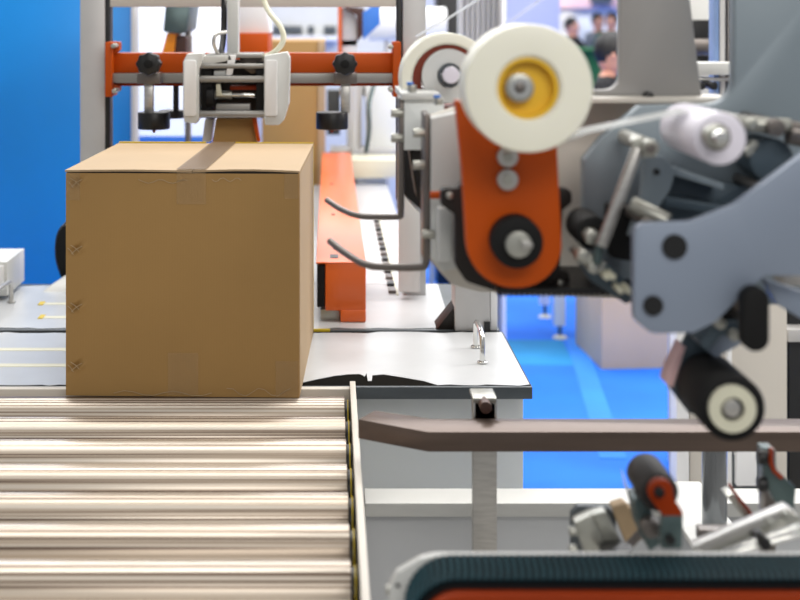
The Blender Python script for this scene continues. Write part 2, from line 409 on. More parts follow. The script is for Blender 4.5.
# ------------------------------------------------------------------ people
def person(u, vhead, d, facing, mtop, label, height_head=0.235, arm=0.0, lean=0.0):
    root = empty('person', label, 'person')
    hc = P(u, vhead, d); H = hc.z+height_head*0.5; hh = height_head; s = H/1.72
    b = MB(); bm = b.bm
    L = {}
    def add(k, x, y, z, r): L[k] = (bm.verts.new((x*s, y*s, z*s)), r*s)
    add('pel', 0, 0, 0.95, .15); add('wa', 0, 0.0, 1.10, .135); add('ch', 0, -lean*.3, 1.30, .16); add('nk', 0, -lean*.5, 1.46, .06); add('hd', 0, -lean*.7, 1.54, .07)
    for sx in (-1, 1):
        add('sh%d' % sx, sx*.17, -lean*.4, 1.40, .062); add('el%d' % sx, sx*.25, -.05-arm*.1, 1.12+arm*.03, .045)
        add('wr%d' % sx, sx*.2, -.12-arm*.2, .92+arm*.3, .03); add('hp%d' % sx, sx*.09, 0, .88, .10)
        add('kn%d' % sx, sx*.11, -.02, .5, .065); add('an%d' % sx, sx*.12, .02, .1, .045); add('to%d' % sx, sx*.13, -.12, .045, .04)
    E = [('pel', 'wa'), ('wa', 'ch'), ('ch', 'nk'), ('nk', 'hd')]
    for sx in (-1, 1):
        E += [('ch', 'sh%d' % sx), ('sh%d' % sx, 'el%d' % sx), ('el%d' % sx, 'wr%d' % sx), ('pel', 'hp%d' % sx), ('hp%d' % sx, 'kn%d' % sx), ('kn%d' % sx, 'an%d' % sx), ('an%d' % sx, 'to%d' % sx)]
    for a, c in E: bm.edges.new((L[a][0], L[c][0]))
    me = bpy.data.meshes.new('clothed_body'); bm.to_mesh(me); rad = [L[k][1] for k in L]; bm.free()
    o = bpy.data.objects.new('clothed_body', me); COL.objects.link(o)
    sk = o.modifiers.new('skin', 'SKIN'); o.modifiers.new('sub', 'SUBSURF').levels = 1; o.modifiers['sub'].render_levels = 1
    for i, r in enumerate(rad): me.skin_vertices[0].data[i].radius = (r, r)
    me.skin_vertices[0].data[0].use_root = True
    dg = bpy.context.evaluated_depsgraph_get(); me2 = bpy.data.meshes.new_from_object(o.evaluated_get(dg))
    bpy.data.objects.remove(o)
    zw = 0.93*s
    me2.materials.clear(); me2.materials.append(mtop); me2.materials.append(M['trousers']); me2.materials.append(M['skin'])
    for p in me2.polygons:
        p.use_smooth = True
        z = p.center.z; p.material_index = 1 if (z < zw and abs(p.center.x) < .2*s) else (2 if (z > 1.46*s or (abs(p.center.x) > .16*s and z < 1.0*s)) else 0)
    bo = bpy.data.objects.new('body', me2); COL.objects.link(bo); bo.parent = root
    hz = H-hh*.5; hy = -lean*.7*s
    h = MB(); h.sphere(Vector((0, hy, hz)), hh*.5, (.68, .82, 1.0), 24)
    h.sphere(Vector((0, hy-.4*hh, hz-.05*hh)), hh*.07, (.8, 1, 1.3), 10)
    for sx in (-1, 1): h.sphere(Vector((sx*.34*hh, hy, hz)), hh*.1, (.4, .8, 1.2), 10)
    h.sphere(Vector((0, hy-.3*hh, hz-.42*hh)), hh*.12, (1.2, 1, .8), 10)
    h.build('head', 'skin', root, 0)
    e = MB()
    for sx in (-1, 1): e.sphere(Vector((sx*.13*hh, hy-.39*hh, hz+.02*hh)), hh*.035, (1.4, .6, .8), 8)
    e.build('eyes', 'hair', root, 0)
    MB().sphere(Vector((0, hy-.375*hh, hz-.25*hh)), hh*.05, (2, .5, .6), 8).build('mouth', 'pink', root, 0)
    hr = MB().sphere(Vector((0, hy+.06*hh, hz+.12*hh)), hh*.5, (.76, .84, .92), 24)
    for f in [f for f in hr.bm.faces if (f.calc_center_median().z < hz-.02*hh and f.calc_center_median().y < hy+.12*hh) or (f.calc_center_median().y < hy-.25*hh and f.calc_center_median().z < hz+.28*hh)]:
        hr.bm.faces.remove(f)
    hr.build('hair', 'hair', root, 0)
    root.location = (hc.x, hc.y, 0); root.rotation_euler.z = facing
    return root
person(597, 55, 6.6, math.radians(75), M['jacket'], 'person with black hair in black jacket nearest the reel', 0.24, 0, .15)
person(598, 22, 16.5, math.radians(20), M['greyshirt'], 'person in grey top, left of the two far visitors', 0.235)
person(611.5, 22, 16.0, math.radians(-30), M['green'], 'person in green top, right of the two far visitors', 0.24)
person(572, 27, 15.0, math.radians(50), M['jacket'], 'person in dark clothes far behind the big tape reel', 0.23, 1.0)

# seen through the right-hand window
rm = empty('grey_press_machine', 'machine with blue and steel uprights seen through the right window', 'machine')
fbox(684, 745, -40, 4.2, 4.4).build('white_hood', 'coverwhite', rm)
MB().box(686, 716, 20, 62, 4.1, 4.2).build('dark_opening', 'black', rm)
MB().cyl(P(690, 47, 4.05), P(716, 47, 4.05), 0.03).build('drum', 'steeldark', rm)
for u0, u1, m in ((714, 719, 'slate'), (720, 725, 'alu'), (728, 731, 'steeldark'), (732, 736, 'alu')):
    fbox(u0, u1, -40, 3.6, 3.65).build('upright', m, rm)
MB().box(684, 740, 63, 75, 3.5, 3.6).build('cross_beam', 'coverwhite', rm)
MB().box(684, 740, 78, 81, 3.52, 3.58).build('lower_beam', 'steel', rm)
for u in (702, 714): MB().cy(u, 86, 4, 3.45, 3.55).build('roller', 'black', rm)
done(rm)

# far-floor furniture seen under the machine
def foot_leg(u, vb, w, d_label):
    d = FLOORH*F/(vb-10)
    t = empty('adjustable_leg', d_label, 'table leg')
    MB().box(u-w/2, u+w/2, 200, vb-14, d, d+0.05).build('post', 'white', t)
    a = P(u, vb-14, d+.025); MB().cyl(a, (a.x, a.y, 0.02), 0.010).build('screw', 'tealmetal', t)
    MB().cyl((a.x, a.y, 0.0), (a.x, a.y, 0.014), 0.042, 0.03).build('foot', 'cream', t)
    return done(t)
foot_leg(545, 319, 10, 'white table leg on round foot, farther of the two')
foot_leg(560, 340, 11, 'white table leg on round foot, beside the grey carton')
tb = solo(MB().box(470, 640, 180, 205, 5.95, 6.3), 'work_table', 'white', 'white table behind the sealing machine resting on adjustable legs', 'table')
cb = empty('carton', 'pinkish grey carton standing on the blue carpet', 'carton')
dd = 5.55; o = MB().wbox(0, 0.48, 0, 0.42, 0, 0.42); o.build('body', 'greybox', cb)
MB().wbox(0.005, 0.475, 0.18, 0.24, 0.42, 0.4215).build('tape', 'aluwarm', cb)
done(cb); 
cb.location = (P(608, 365, dd).x+0.23, dd*W+0.22, 0); cb.rotation_euler.z = math.radians(4)
cw = empty('crate', 'low dark pinkish crate far behind the white table legs', 'crate')
fbox(498, 562, 285, 7.0, 7.5).build('body', 'greybox', cw)
done(cw)

# beige cabinet on the right
bc = empty('control_cabinet', 'beige control cabinet behind the black pinch roller', 'cabinet')
fbox(690, 787, 262, 3.2, 3.4).build('body', 'aluwarm', bc)
fbox(677, 689, 262, 3.18, 3.24).build('edge_post', 'white', bc)
fbox(728, 732, 262, 3.17, 3.2).build('door_seam', 'white', bc)
fr = MB(); fr.box(732, 768, 455, 492, 3.17, 3.2); fr.build('vent_frame', 'darkedge', bc)
MB().box(737, 757, 446, 486, 3.15, 3.18).build('vent_panel', 'white', bc)
done(bc)
bl = empty('dark_rack', 'black open rack with pale shelf at the right edge', 'rack')
fbox(789, 860, 262, 3.3, 4.0).build('body', 'black', bl)
MB().box(788, 860, 330, 342, 3.24, 3.3).build('shelf', 'alu', bl)
done(bl)

# ================================================================== SEALER FRAME + TABLE
tab = empty('sealer_table', 'white topped machine table the cardboard box is leaving onto', 'machine table')
MB().wbox(-0.90, 0.352, 2.45, 2.862, TZ-0.022, TZ-0.003).build('front_deck', 'darkdeck', tab)
MB().wbox(-0.90, 0.353, 2.4405, 2.4505, TZ-0.024, TZ-0.003).build('edge_trim', 'darkedge', tab)
MB().wbox(0.352, 0.353, 2.4505, 2.862, TZ-0.024, TZ-0.003).build('edge_trim', 'darkedge', tab)
MB().wbox(-0.90, 0.348, 2.875, 3.36, TZ-0.022, TZ-0.003).build('middle_deck', 'darkedge', tab)
MB().wbox(-0.31, 0.215, 3.36, 6.4, TZ-0.022, TZ-0.002).build('rear_deck', 'film', tab)
MB().wbox(-0.88, 0.345, 2.50, 3.34, -FLOORH+0.1, TZ-0.022).build('base_cabinet', 'cabinet', tab)
for x in (-0.85, 0.30):
    for y in (2.55, 3.28): MB().cyl((x*W, y*W, 0), (x*W, y*W, 0.13), 0.03).build('leg', 'steel', tab)
for y in (4.6, 6.2):
    for x in (-0.28, 0.15): MB().wbox(x-0.02, x+0.02, y, y+0.04, -FLOORH, TZ-0.022).build('rear_leg', 'alu', tab)
done(tab)
# protective film sheets on the deck, torn edges
def sheet(front, back, z, th, name, label):
    ring = [Vector((x*W, y*W, CH+z*W)) for x, y in front+list(reversed(back))]
    return solo(MB().prism3(ring, Vector((0, 0, th))), name, 'film', label, 'film sheet', bev=0)
rr = random.Random(3)
fx = []; x = -0.895
while x < 0.345:
    y = 2.446+rr.uniform(0, 0.008)
    fx.append((x, y)); x += rr.uniform(0.012, 0.03)
# the torn bay in front: u 300..440
def torn(pts):
    out = []
    for x, y in pts:
        if -0.055 < x < 0.185:
            t = (x+0.055)/0.24; y = 2.458+0.068*math.sin(math.pi*min(1, t*1.02))**0.8+rr.uniform(-.003, .003)
        out.append((x, y))
    return out
fx = torn(fx)+[(0.35, 2.455)]
# tongue of film in the middle of the tear
fx = [p for p in fx if not (0.062 < p[0] < 0.078)]+[(0.062, 2.508), (0.066, 2.53), (0.067, 2.478), (0.074, 2.478), (0.076, 2.515)]
fx.sort(key=lambda p: p[0])
bk_ = []; x = -0.895
while x < 0.33:
    bk_.append((x, 2.85+rr.uniform(-0.010, 0.006))); x += rr.uniform(0.02, 0.05)
bk_.append((0.350, 2.853))
sheet(fx, bk_, TZ-0.0027, 0.0012, 'protective_film', 'torn white film on the front deck beside the conveyor end')
f2 = []; x = -0.895
while x < 0.2:
    f2.append((x, 2.885+rr.uniform(-0.006, 0.012))); x += rr.uniform(0.02, 0.05)
f2 += [(0.215, 2.89), (0.252, 2.96), (0.258, 3.35)]
sheet(f2, [(-0.895, 3.30), (-0.6, 3.35), (0.256, 3.355)], TZ-0.0027, 0.0012, 'protective_film', 'white film on the middle deck under the orange guide')
for v, lab in ((350, 'cream tape stripe across the front film, farther from the rollers'), (366, 'cream tape stripe across the front film, nearer the rollers')):
    d = 0.6545*F/(v-10)
    solo(MB().wbox(-0.88, -0.455, d, d+0.022, TZ-0.0018, TZ-0.0010), 'tape_stripe', 'cream', lab, 'tape', bev=0)
for v, lab in ((304, 'thin cream tape tab with yellow end, upper'), (317.5, 'thin cream tape tab with yellow end, lower')):
    d = 0.6545*F/(v-10); t = empty('tape_tab', lab+' one on the left film', 'tape', 'tape tabs on the left film')
    MB().wbox((42-330)*d/F, -0.55, d, d+0.02, TZ-0.0018, TZ-0.001).build('strip', 'cream', t, 0)
    MB().wbox((38-330)*d/F, (43-330)*d/F, d-.005, d+0.03, TZ-0.0018, TZ+0.0).build('yellow_end', 'yellow', t, 0)
    done(t)
solo(MB().wbox(-0.06, 0.0, 2.866, 2.873, TZ-0.02, TZ+0.001), 'yellow_strip', 'yellow', 'short yellow strip in the deck gap beside the box', 'strip')
# handles
def handle(x, y0, y1, z0, h, label, m='chrome'):
    pts = [(x*W, y0*W, CH+z0*W), (x*W, y0*W, CH+(z0+h)*W), (x*W, y1*W, CH+(z0+h)*W), (x*W, y1*W, CH+z0*W)]
    p2 = [Vector(pts[0]), Vector(pts[0]).lerp(Vector(pts[1]), .8), Vector(pts[1]).lerp(Vector(pts[2]), .15), Vector(pts[1]).lerp(Vector(pts[2]), .85), Vector(pts[3]).lerp(Vector(pts[2]), .8), Vector(pts[3])]
    t = empty('deck_handle', label, 'handle')
    MB().tube(p2, 0.006, 12, 1).build('grip', m, t, 0)
    for y in (y0, y1): MB().cyl((x*W, y*W, CH+z0*W), (x*W, y*W, CH+z0*W+.004), .012).build('foot', m, t)
    return done(t)
handle(0.283, 2.60, 2.72, TZ-0.001, 0.055, 'chrome handle on the right corner of the white deck')
handle(-0.715, 2.93, 3.14, TZ-0.001, 0.052, 'grey steel handle at the left edge of the deck', 'steel')
mk = empty('safety_switch_box', 'white box standing on the deck at the left edge', 'box')
MB().box(-60, 7, 262, 296, 3.16, 3.34).build('body', 'coverwhite', mk)
MB().box(-60, 3, 266, 290, 3.15, 3.16).build('lid', 'white', mk)
done(mk)
# black cable loop hanging beside the box on the left
cl = empty('strap_loop', 'black strap loop hanging at the blue partition left of the box', 'strap')
MB().poly([(62, 226), (80, 226), (80, 280), (60, 278), (57, 240)], 3.36, 3.42, 5).build('pad', 'rubber', cl)
MB().tube([P(68, 222, 3.4), P(58, 232, 3.38), P(56, 256, 3.37), P(62, 276, 3.37), P(72, 282, 3.37)], .006, 8, 2).build('loop', 'black', cl, 0)
MB().box(70, 90, 278, 294, 3.37, 3.44).build('bracket', 'alu', cl)
done(cl)
solo(MB().prism3([Vector((P(42, 292, 3.26).x, P(42, 292, 3.26).y, P(0, 292, 3.26).z)), Vector((P(66, 276, 3.3).x, P(0, 0, 3.3).y, P(0, 276, 3.3).z)), Vector((P(90, 276, 3.3).x, P(0, 0, 3.3).y, P(0, 276, 3.3).z)), Vector((P(90, 292, 3.26).x, P(0, 0, 3.26).y, P(0, 292, 3.26).z))], Vector((0, .06, 0))), 'sloped_cover', 'coverwhite', 'white sloped cover behind the left of the box', 'cover')

# frame posts
def post(u0, u1, d0, d1, vt, label, slot_side):
    t = empty('frame_post', label, 'post')
    zt = CH+TZ*W-0.003*W
    a = P(u0, 0, d0); b = P(u1, 0, d0); top = P(0, vt, d0).z
    r = [Vector((a.x, a.y, zt)), Vector((b.x, a.y, zt)), Vector((b.x, a.y, top)), Vector((a.x, a.y, top))]
    MB().prism3(r, Vector((0, (d1-d0)*W, 0))).build('profile', 'alu', t, .003)
    return t
pl_ = post(80, 105, 3.22, 3.30, -60, 'pale aluminium frame post left of the box', 1)
MB().box(104, 110, -60, 170, 3.225, 3.27).build('black_strip', 'black', pl_)
MB().box(102, 114, 150, 296, 3.225, 3.27).build('black_foot_strip', 'black', pl_)
done(pl_)
pr_ = post(403, 426, 3.22, 3.30, -60, 'pale aluminium frame post behind the small tape roll', -1)
MB().box(396.5, 402, -60, 200, 3.23, 3.27).build('black_strip', 'black', pr_)
done(pr_)
ps = empty('frame_post', 'wide white post under the orange arm at the deck corner', 'post')
zt = TZ-0.002
MB().wbox((455-330)*2.86/F, (490-330)*2.86/F, 2.86, 2.95, zt, -0.52).build('profile', 'alu', ps, .003)
MB().wbox((491-330)*2.86/F, (498-330)*2.86/F, 2.87, 2.95, zt, -0.52).build('side_profile', 'white', ps, .002)
MB().wbox((484-330)*2.86/F, (490-330)*2.86/F, 2.855, 2.86, zt, zt+.02).build('dark_foot', 'black', ps, 0)
MB().wbox((455-330)*2.86/F, (498-330)*2.86/F, 2.86, 2.95, -0.52, -0.1).build('upper_profile', 'alu', ps, .002)
done(ps)
solo(MB().poly([(435, 331), (455, 306), (455, 331)], 2.88, 2.95), 'gusset_plate', 'brownplate', 'dark triangular gusset at the foot of the wide white post', 'gusset')
sb = empty('side_cover', 'white side cover with sloped top behind the steel hooks', 'cover')
MB().poly([(399, 190), (420, 214), (420, 292), (399, 292)], 3.17, 3.20).build('panel', 'coverwhite', sb)
MB().poly([(398, 150), (424, 150), (424, 212), (399, 190)], 3.175, 3.20).build('dark_panel', 'rubber', sb)
done(sb)

# upper beam and crossbar
ub = solo(MB().box(110, 396, -14, 7, 3.22, 3.28), 'top_beam', 'pink' if False else 'aluwarm', 'pale beam across the top of the frame posts', 'beam', bev=.002)
cbm = empty('crossbar', 'orange crossbar with steel strip between the two frame posts', 'crossbar')
MB().box(111, 397, 53, 73, 3.17, 3.23).build('beam', 'orange', cbm, .003)
MB().box(105, 397, 73.5, 83, 3.15, 3.22).build('steel_strip', 'greymetal', cbm, .001)
MB().box(111, 397, 83, 86, 3.17, 3.21).build('lower_lip', 'orangedeep', cbm, .001)
for u0, u1, s in ((105, 112, 1), (393, 401, -1)):
    MB().poly([(u0, 42), (u1, 42), (u1, 97), (u0, 97)], 3.14, 3.22, 1).build('end_flange', 'orange', cbm, .002)
MB().poly([(111, 42), (119, 42), (119, 50), (113, 55), (111, 55)], 3.16, 3.2, 1).build('ear', 'orange', cbm)
MB().poly([(111, 84), (119, 86), (119, 91), (111, 96)], 3.16, 3.2, 1).build('ear', 'orange', cbm)
for u, v in ((113, 46), (114, 91), (391, 47), (391, 90)):
    MB().hexa(u, v, 2.6, 3.11, 3.16).build('bolt', 'zinc', cbm, .0006)
done(cbm)
def hold(u, dx, label):
    t = empty('hold_down', label, 'hold-down', 'hold-downs on the orange crossbar')
    # knob with lobes
    c = P(u, 64, 3.05); pts = []
    R = 12.0*3.05*W/F
    for i in range(48):
        w = 2*math.pi*i/48; r = R*(1+.06*math.cos(8*w)); pts.append(c+Vector((r*math.cos(w), 0, r*math.sin(w)*.92)))
    kb = MB().prism3(pts, Vector((0, .045, 0))).build('knob', 'black', t, .004)
    MB().cy(u, 64, 4.5, 3.04, 3.05).build('knob_cap', 'rubber', kb)
    MB().cy(u, 64, 4, 3.08, 3.17).build('knob_shaft', 'zinc', t)
    MB().box(u-11, u+12, 73, 84, 3.10, 3.15).build('slider', 'steeldark', t)
    MB().box(u-4, u+5, 84, 113, 3.12, 3.14).build('stem', 'steel', t)
    a = P(u+dx, 112, 3.12); b = P(u+dx, 129, 3.12)
    pd = MB().cyl(a, b, 16*3.12*W/F, n=40).build('pad', 'black', t, .003)
    MB().cyl(P(u+dx, 129, 3.12), P(u+dx, 133, 3.12), .006, .003).build('stud', 'browncore', pd)
    return t
done(hold(148, 6, 'left hold-down with lobed black knob and round pad'))
done(hold(345, -13, 'right hold-down with lobed black knob and round pad'))
solo(MB().cyl(P(172, 110, 3.26), P(172, 118, 3.26), 13*3.26*W/F).cyl(P(176, 60, 3.245), P(176, 112, 3.245), .008), 'rear_pad', 'black', 'thin black pad just behind the left hold-down pad', 'pad')

# ------------------------------------------------------------------ taping head
th = empty('taping_head', 'taping head with two white side covers above the box', 'taping head')
for k, (a, b, c, cc) in enumerate(((183, 198, 219, 1), (264, 276, 290, -1))):
    if k == 0: pts = [(183, 62), (187, 54), (203, 53), (203, 60), (199, 70), (199, 118), (196, 124), (184, 122), (183, 112)]
    else: pts = [(264, 56), (287, 52), (290, 58), (289, 104), (284, 120), (279, 125), (265, 125), (264, 118)]
    MB().poly(pts, 2.98, 3.04, 1).build('side_cover', 'coverwhite', th, .003)
    q = [(p[0]+(5 if k == 0 else -2), p[1]) for p in pts]
    MB().poly([(pts[0][0]+1, 60), (pts[0][0]+13, 60), (pts[0][0]+13, 116), (pts[0][0]+1, 116)], 2.97, 2.985, 2).build('cover_face', 'white', th, .001)
MB().poly([(197, 56), (230, 55), (232, 60), (200, 66)], 2.99, 3.1).build('top_flange', 'coverwhite', th)
MB().box(202, 212, 70, 118, 3.0, 3.14).build('bracket', 'rubber', th)
MB().box(256, 264, 62, 116, 3.0, 3.14).build('bracket', 'rubber', th)
MB().box(200, 264, 60, 118, 3.13, 3.16).build('back_plate', 'brownplate', th)
for v, m, r in ((66, 'greymetal', .0065), (79, 'greymetal', .009), (114, 'greymetal', .009)):
    MB().cyl(P(199, v, 2.99), P(266, v, 2.99), r).build('cross_rod', m, th)
MB().cyl(P(212, 95, 3.02), P(232, 95, 3.02), .011).build('spring_sleeve', 'zinc', th)
MB().cyl(P(231, 95, 3.02), P(256, 95, 3.02), .007).build('spindle', 'chrome', th)
MB().cyl(P(207, 97, 3.0), P(214, 97, 3.0), .025).build('wheel', 'rubber', th)
MB().box(216, 250, 104, 112, 3.0, 3.04).build('tape_guide', 'greymetal', th)
MB().box(230, 258, 86, 90, 3.03, 3.08).build('red_lever', 'orangedeep', th)
MB().poly([(216, 84), (220, 84), (222, 96), (216, 96)], 3.0, 3.02).build('link', 'cream', th)
MB().box(214, 226, 71, 76, 3.0, 3.05).build('hanger', 'coverwhite', th)
MB().poly([(228, 55), (236, 55), (232, 75), (226, 76)], 2.99, 3.01).build('white_arm', 'white', th)
MB().box(206, 262, 54, 58, 3.0, 3.12).build('top_plate', 'greymetal', th)
MB().poly([(240, 57), (262, 57), (262, 70), (252, 74), (240, 66)], 3.04, 3.12).build('rear_block', 'steeldark', th)
MB().poly([(216, 119), (254, 119), (257, 146), (212, 146)], 3.06, 3.1).build('wiper_tongue', 'card', th)
MB().poly([(252, 118), (256, 118), (260, 142), (257, 142)], 3.03, 3.06).build('orange_edge', 'orange', th)
MB().poly([(205, 119), (214, 119), (211, 142), (202, 142)], 3.1, 3.14).build('side_bracket', 'alu', th)
MB().box(227, 238, -14, 56, 3.05, 3.11).build('hanging_post', 'coverwhite', th)
done(th)
solo(MB().tube([P(262, -6, 3.1), P(268, 12, 3.08), P(281, 26, 3.05), P(285, 40, 3.04), P(276, 52, 3.04), P(262, 58, 3.05)], .0075, 10, 2), 'air_hose', 'cream', 'cream air hose curving down to the right of the taping head', 'hose', bev=0)
solo(MB().tube([P(224, -6, 3.12), P(224, 30, 3.1), P(222, 50, 3.05), P(219, 58, 3.04)], .008, 10, 2), 'power_cable', 'black', 'black cable running straight down left of the hanging post', 'cable', bev=0)
solo(MB().tube([P(226, 32, 3.02), P(215, 34, 3.0), P(213, 44, 3.0), P(218, 54, 3.01)], .005, 10, 2), 'air_hose', 'steel', 'short grey hose loop left of the black cable', 'hose', bev=0)

# ------------------------------------------------------------------ orange side drive
og = empty('side_drive', 'long orange side drive guide on the deck right of the box', 'guide')
xl0, xl1, xr = -0.0294, -0.010, 0.0755
zt_ = -0.529; 
d0 = 2.94
MB().wbox(xl1, xr, d0, 5.2, -0.632, zt_-.002).build('body', 'orangelight', og, .004)
MB().wbox(xl0, xr, d0-.002, 5.2, zt_-.004, zt_).build('top_cover', 'orangelight', og, .002)
MB().wbox(0.022, xr, d0-.001, d0+.08, TZ-.001, -0.630).build('front_foot', 'orangelight', og, .003)
MB().wbox(xl0+.002, xl1-.0005, d0+.004, 5.1, -0.625, zt_-.008).build('drive_belt', 'rubber', og, .002)
MB().wbox(-.02, .021, d0+.02, d0+.2, TZ-.001, -0.633).build('mount_plate', 'zinc', og)
MB().wbox(-.02, .07, 4.4, 4.8, TZ-.001, -0.633).build('rear_mount', 'zinc', og)
for x, y in ((0.012, 3.10), (.008, 3.62), (.005, 4.25)): MB().cyl((x*W, y*W, CH+zt_*W), (x*W, y*W, CH+zt_*W+.003), .006).build('screw', 'black', og)
MB().wbox(.0, .018, 2.985, 3.025, zt_, zt_+.0012).build('dark_slot', 'black', og, 0)
done(og)
# chain of small rollers along the rear deck
bedc = empty('wheel_track', 'row of small black wheels running along the white rear deck', 'wheel track')
for i in range(14):
    y = 3.24+i*.083
    MB().wbox(.136, .153, y, y+.035, TZ-.003, TZ+.006).build('wheel', 'black' if i % 2 else 'steeldark', bedc, .001)
MB().wbox(.153, .158, 3.22, 4.6, TZ-.003, TZ+.001).build('track', 'cream', bedc, 0)
done(bedc)
# rear deck clutter
sb2 = empty('rear_machine_frame', 'pale machine frame at the far end of the rear deck', 'machine')
MB().box(366, 398, 60, 158, 5.6, 5.8).build('panel', 'cabinet', sb2)
MB().box(340, 366, 84, 96, 5.7, 5.8).build('beam', 'alu', sb2)
MB().box(347, 352, 84, 160, 5.62, 5.7).build('upright', 'greypanel', sb2)
MB().box(356, 362, 84, 160, 5.62, 5.7).build('upright', 'alu', sb2)
MB().box(327, 340, 90, 135, 5.8, 5.9).build('dark_panel', 'darkedge', sb2)
MB().tube([P(374, 84, 5.55), P(368, 105, 5.5), P(370, 130, 5.5), P(366, 152, 5.5)], .01, 8, 2).build('hose', 'tealmetal', sb2, 0)
MB().box(330, 400, 150, 156, 5.5, 5.7).build('lower_beam', 'alu', sb2)
MB().box(352, 398, 160, 178, 5.25, 5.45).build('white_block', 'cream', sb2)
done(sb2)

# ================================================================== THE CARDBOARD BOX
bx = empty('cardboard_box', 'large sealed brown cardboard box standing on the conveyor rollers', 'cardboard box')
BW, BD, BH = 0.398*W, 0.488*W, 0.3790*W
g = .0035
def lbox(x0, x1, y0, y1, z0, z1): return MB().prism3([Vector((x0, y0, z0)), Vector((x1, y0, z0)), Vector((x1, y0, z1)), Vector((x0, y0, z1))], Vector((0, y1-y0, 0)))
body = MB()
lb = body
# body as a grid front so the walls bow slightly and corners dent
N = 40
def wallpt(u, w): return u
fv = {}
bm = body.bm
def dent(x, z):
    y = 0.0025*math.sin(math.pi*x/BW)*math.sin(math.pi*z/BH)
    for zc in (BH*.985, BH*.66, BH*.40, BH*.12):
        dx = x-.012; dz = z-zc; y -= -.006*math.exp(-(dx*dx+dz*dz)/(2*.009**2))
    return y
ring = []
nx, nz = 150, 150
grid = [[bm.verts.new((BW*i/nx, -dent(BW*i/nx, BH*j/nz) if 0 < i < nx and 0 < j < nz else 0, BH*j/nz)) for j in range(nz+1)] for i in range(nx+1)]
for v in [grid[i][j] for i in range(nx+1) for j in range(nz+1)]:
    # dents go inwards (+y), bow goes outwards (-y)
    x, z = v.co.x, v.co.z
    y = -0.002*math.sin(math.pi*x/BW)*math.sin(math.pi*z/BH)
    for zc in (BH*.955, BH*.655, BH*.395, BH*.13):
        dx = x-.020; dz = z-zc; a = dx*.7+dz*.7; b2 = dx*.7-dz*.7
        y += .008*math.exp(-(a*a)/(2*.010**2)-(b2*b2)/(2*.0035**2)) - .004*math.exp(-((a-.006)**2)/(2*.008**2)-((b2-.008)**2)/(2*.003**2))
    v.co.y = y
for i in range(nx):
    for j in range(nz): bm.faces.new([grid[i][j], grid[i+1][j], grid[i+1][j+1], grid[i][j+1]])
bb = [bm.verts.new((x, BD, z)) for x, z in ((0, 0), (BW, 0), (BW, BH), (0, BH))]
bm.faces.new(list(reversed(bb)))
bm.faces.new([grid[i][0] for i in range(nx, -1, -1)]+[bb[0], bb[1]])
bm.faces.new([grid[i][nz] for i in range(nx+1)]+[bb[2], bb[3]])
bm.faces.new([grid[0][j] for j in range(nz+1)]+[bb[3], bb[0]])
bm.faces.new([grid[nx][j] for j in range(nz, -1, -1)]+[bb[1], bb[2]])
bo = body.build('body', 'card', bx, 0)
# top flaps: two long flaps meeting at the centre (seam runs along depth)
cx = BW*.545
def flap(x0, x1, lift, name, y0):
    b = MB(); q = b.bm; n = 14; lo = []; hi = []
    r3 = random.Random(int(x0*1000)+5)
    fr_ = []; 
    for i in range(n+1):
        x = x0+(x1-x0)*i/n; zz = BH+.0022+lift*math.sin(math.pi*i/n)
        yy = y0+r3.uniform(-.0012, .0012)
        lo.append((q.verts.new((x, yy, zz)), q.verts.new((x, BD, BH+.002)))); hi.append((q.verts.new((x, yy, zz+.004)), q.verts.new((x, BD, BH+.006))))
    for i in range(n):
        q.faces.new([hi[i][0], hi[i+1][0], hi[i+1][1], hi[i][1]]); q.faces.new([lo[i][0], lo[i][1], lo[i+1][1], lo[i+1][0]])
        q.faces.new([lo[i][0], lo[i+1][0], hi[i+1][0], hi[i][0]]); q.faces.new([lo[i][1], hi[i][1], hi[i+1][1], lo[i+1][1]])
    for k in (0, -1): q.faces.new([lo[k][0], hi[k][0], hi[k][1], lo[k][1]])
    return b.build(name, 'cardpale', bx, 0)  # flaps paler than the body, overhead light put into their colour
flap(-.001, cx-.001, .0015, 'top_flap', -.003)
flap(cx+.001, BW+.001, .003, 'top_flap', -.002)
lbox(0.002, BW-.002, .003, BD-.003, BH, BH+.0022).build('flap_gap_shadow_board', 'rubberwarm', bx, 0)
tp = lbox(cx-.032, cx+.028, -.004, BD+.001, BH+.0090, BH+.0096); tp.build('sealing_tape', 'tapebrown', bx, 0)
lbox(cx-.032, cx+.028, -.0055, -.0045, BH-.062, BH+.0088).build('tape_end', 'tape', bx, 0)
lbox(BW*.44, BW*.57, -.0045, -.0038, .004, .09).build('tape_end', 'tape', bx, 0)
lbox(BW*.90, BW*.998, -.0040, -.0032, .002, .075).build('corner_tape', 'tape', bx, 0)
lbox(.001, .03, -.0045, -.0038, BH-.055, BH+.001).build('corner_tape', 'tape', bx, 0)
lbox(BW-.03, BW-.001, -.0042, -.0036, BH-.05, BH+.001).build('corner_tape', 'tape', bx, 0)
lbox(.0, BW*.45, BD-.006, BD+.001, BH+.0065, BH+.0095).build('yellow_strap', 'yellow', bx, 0)
lbox(BW*.55, BW, BD-.005, BD+.001, BH+.0065, BH+.0085).build('yellow_strap', 'yellow', bx, 0)
lbox(BW, BW+.0015, BD-.012, BD, .0, BH).build('yellow_strap', 'yellow', bx, 0)
lbox(BW, BW+.0012, .012, BD-.012, .0, BH-.001).build('painted_lit_side', 'cardpale', bx, 0)  # paler sheet paints the light from the right onto this side
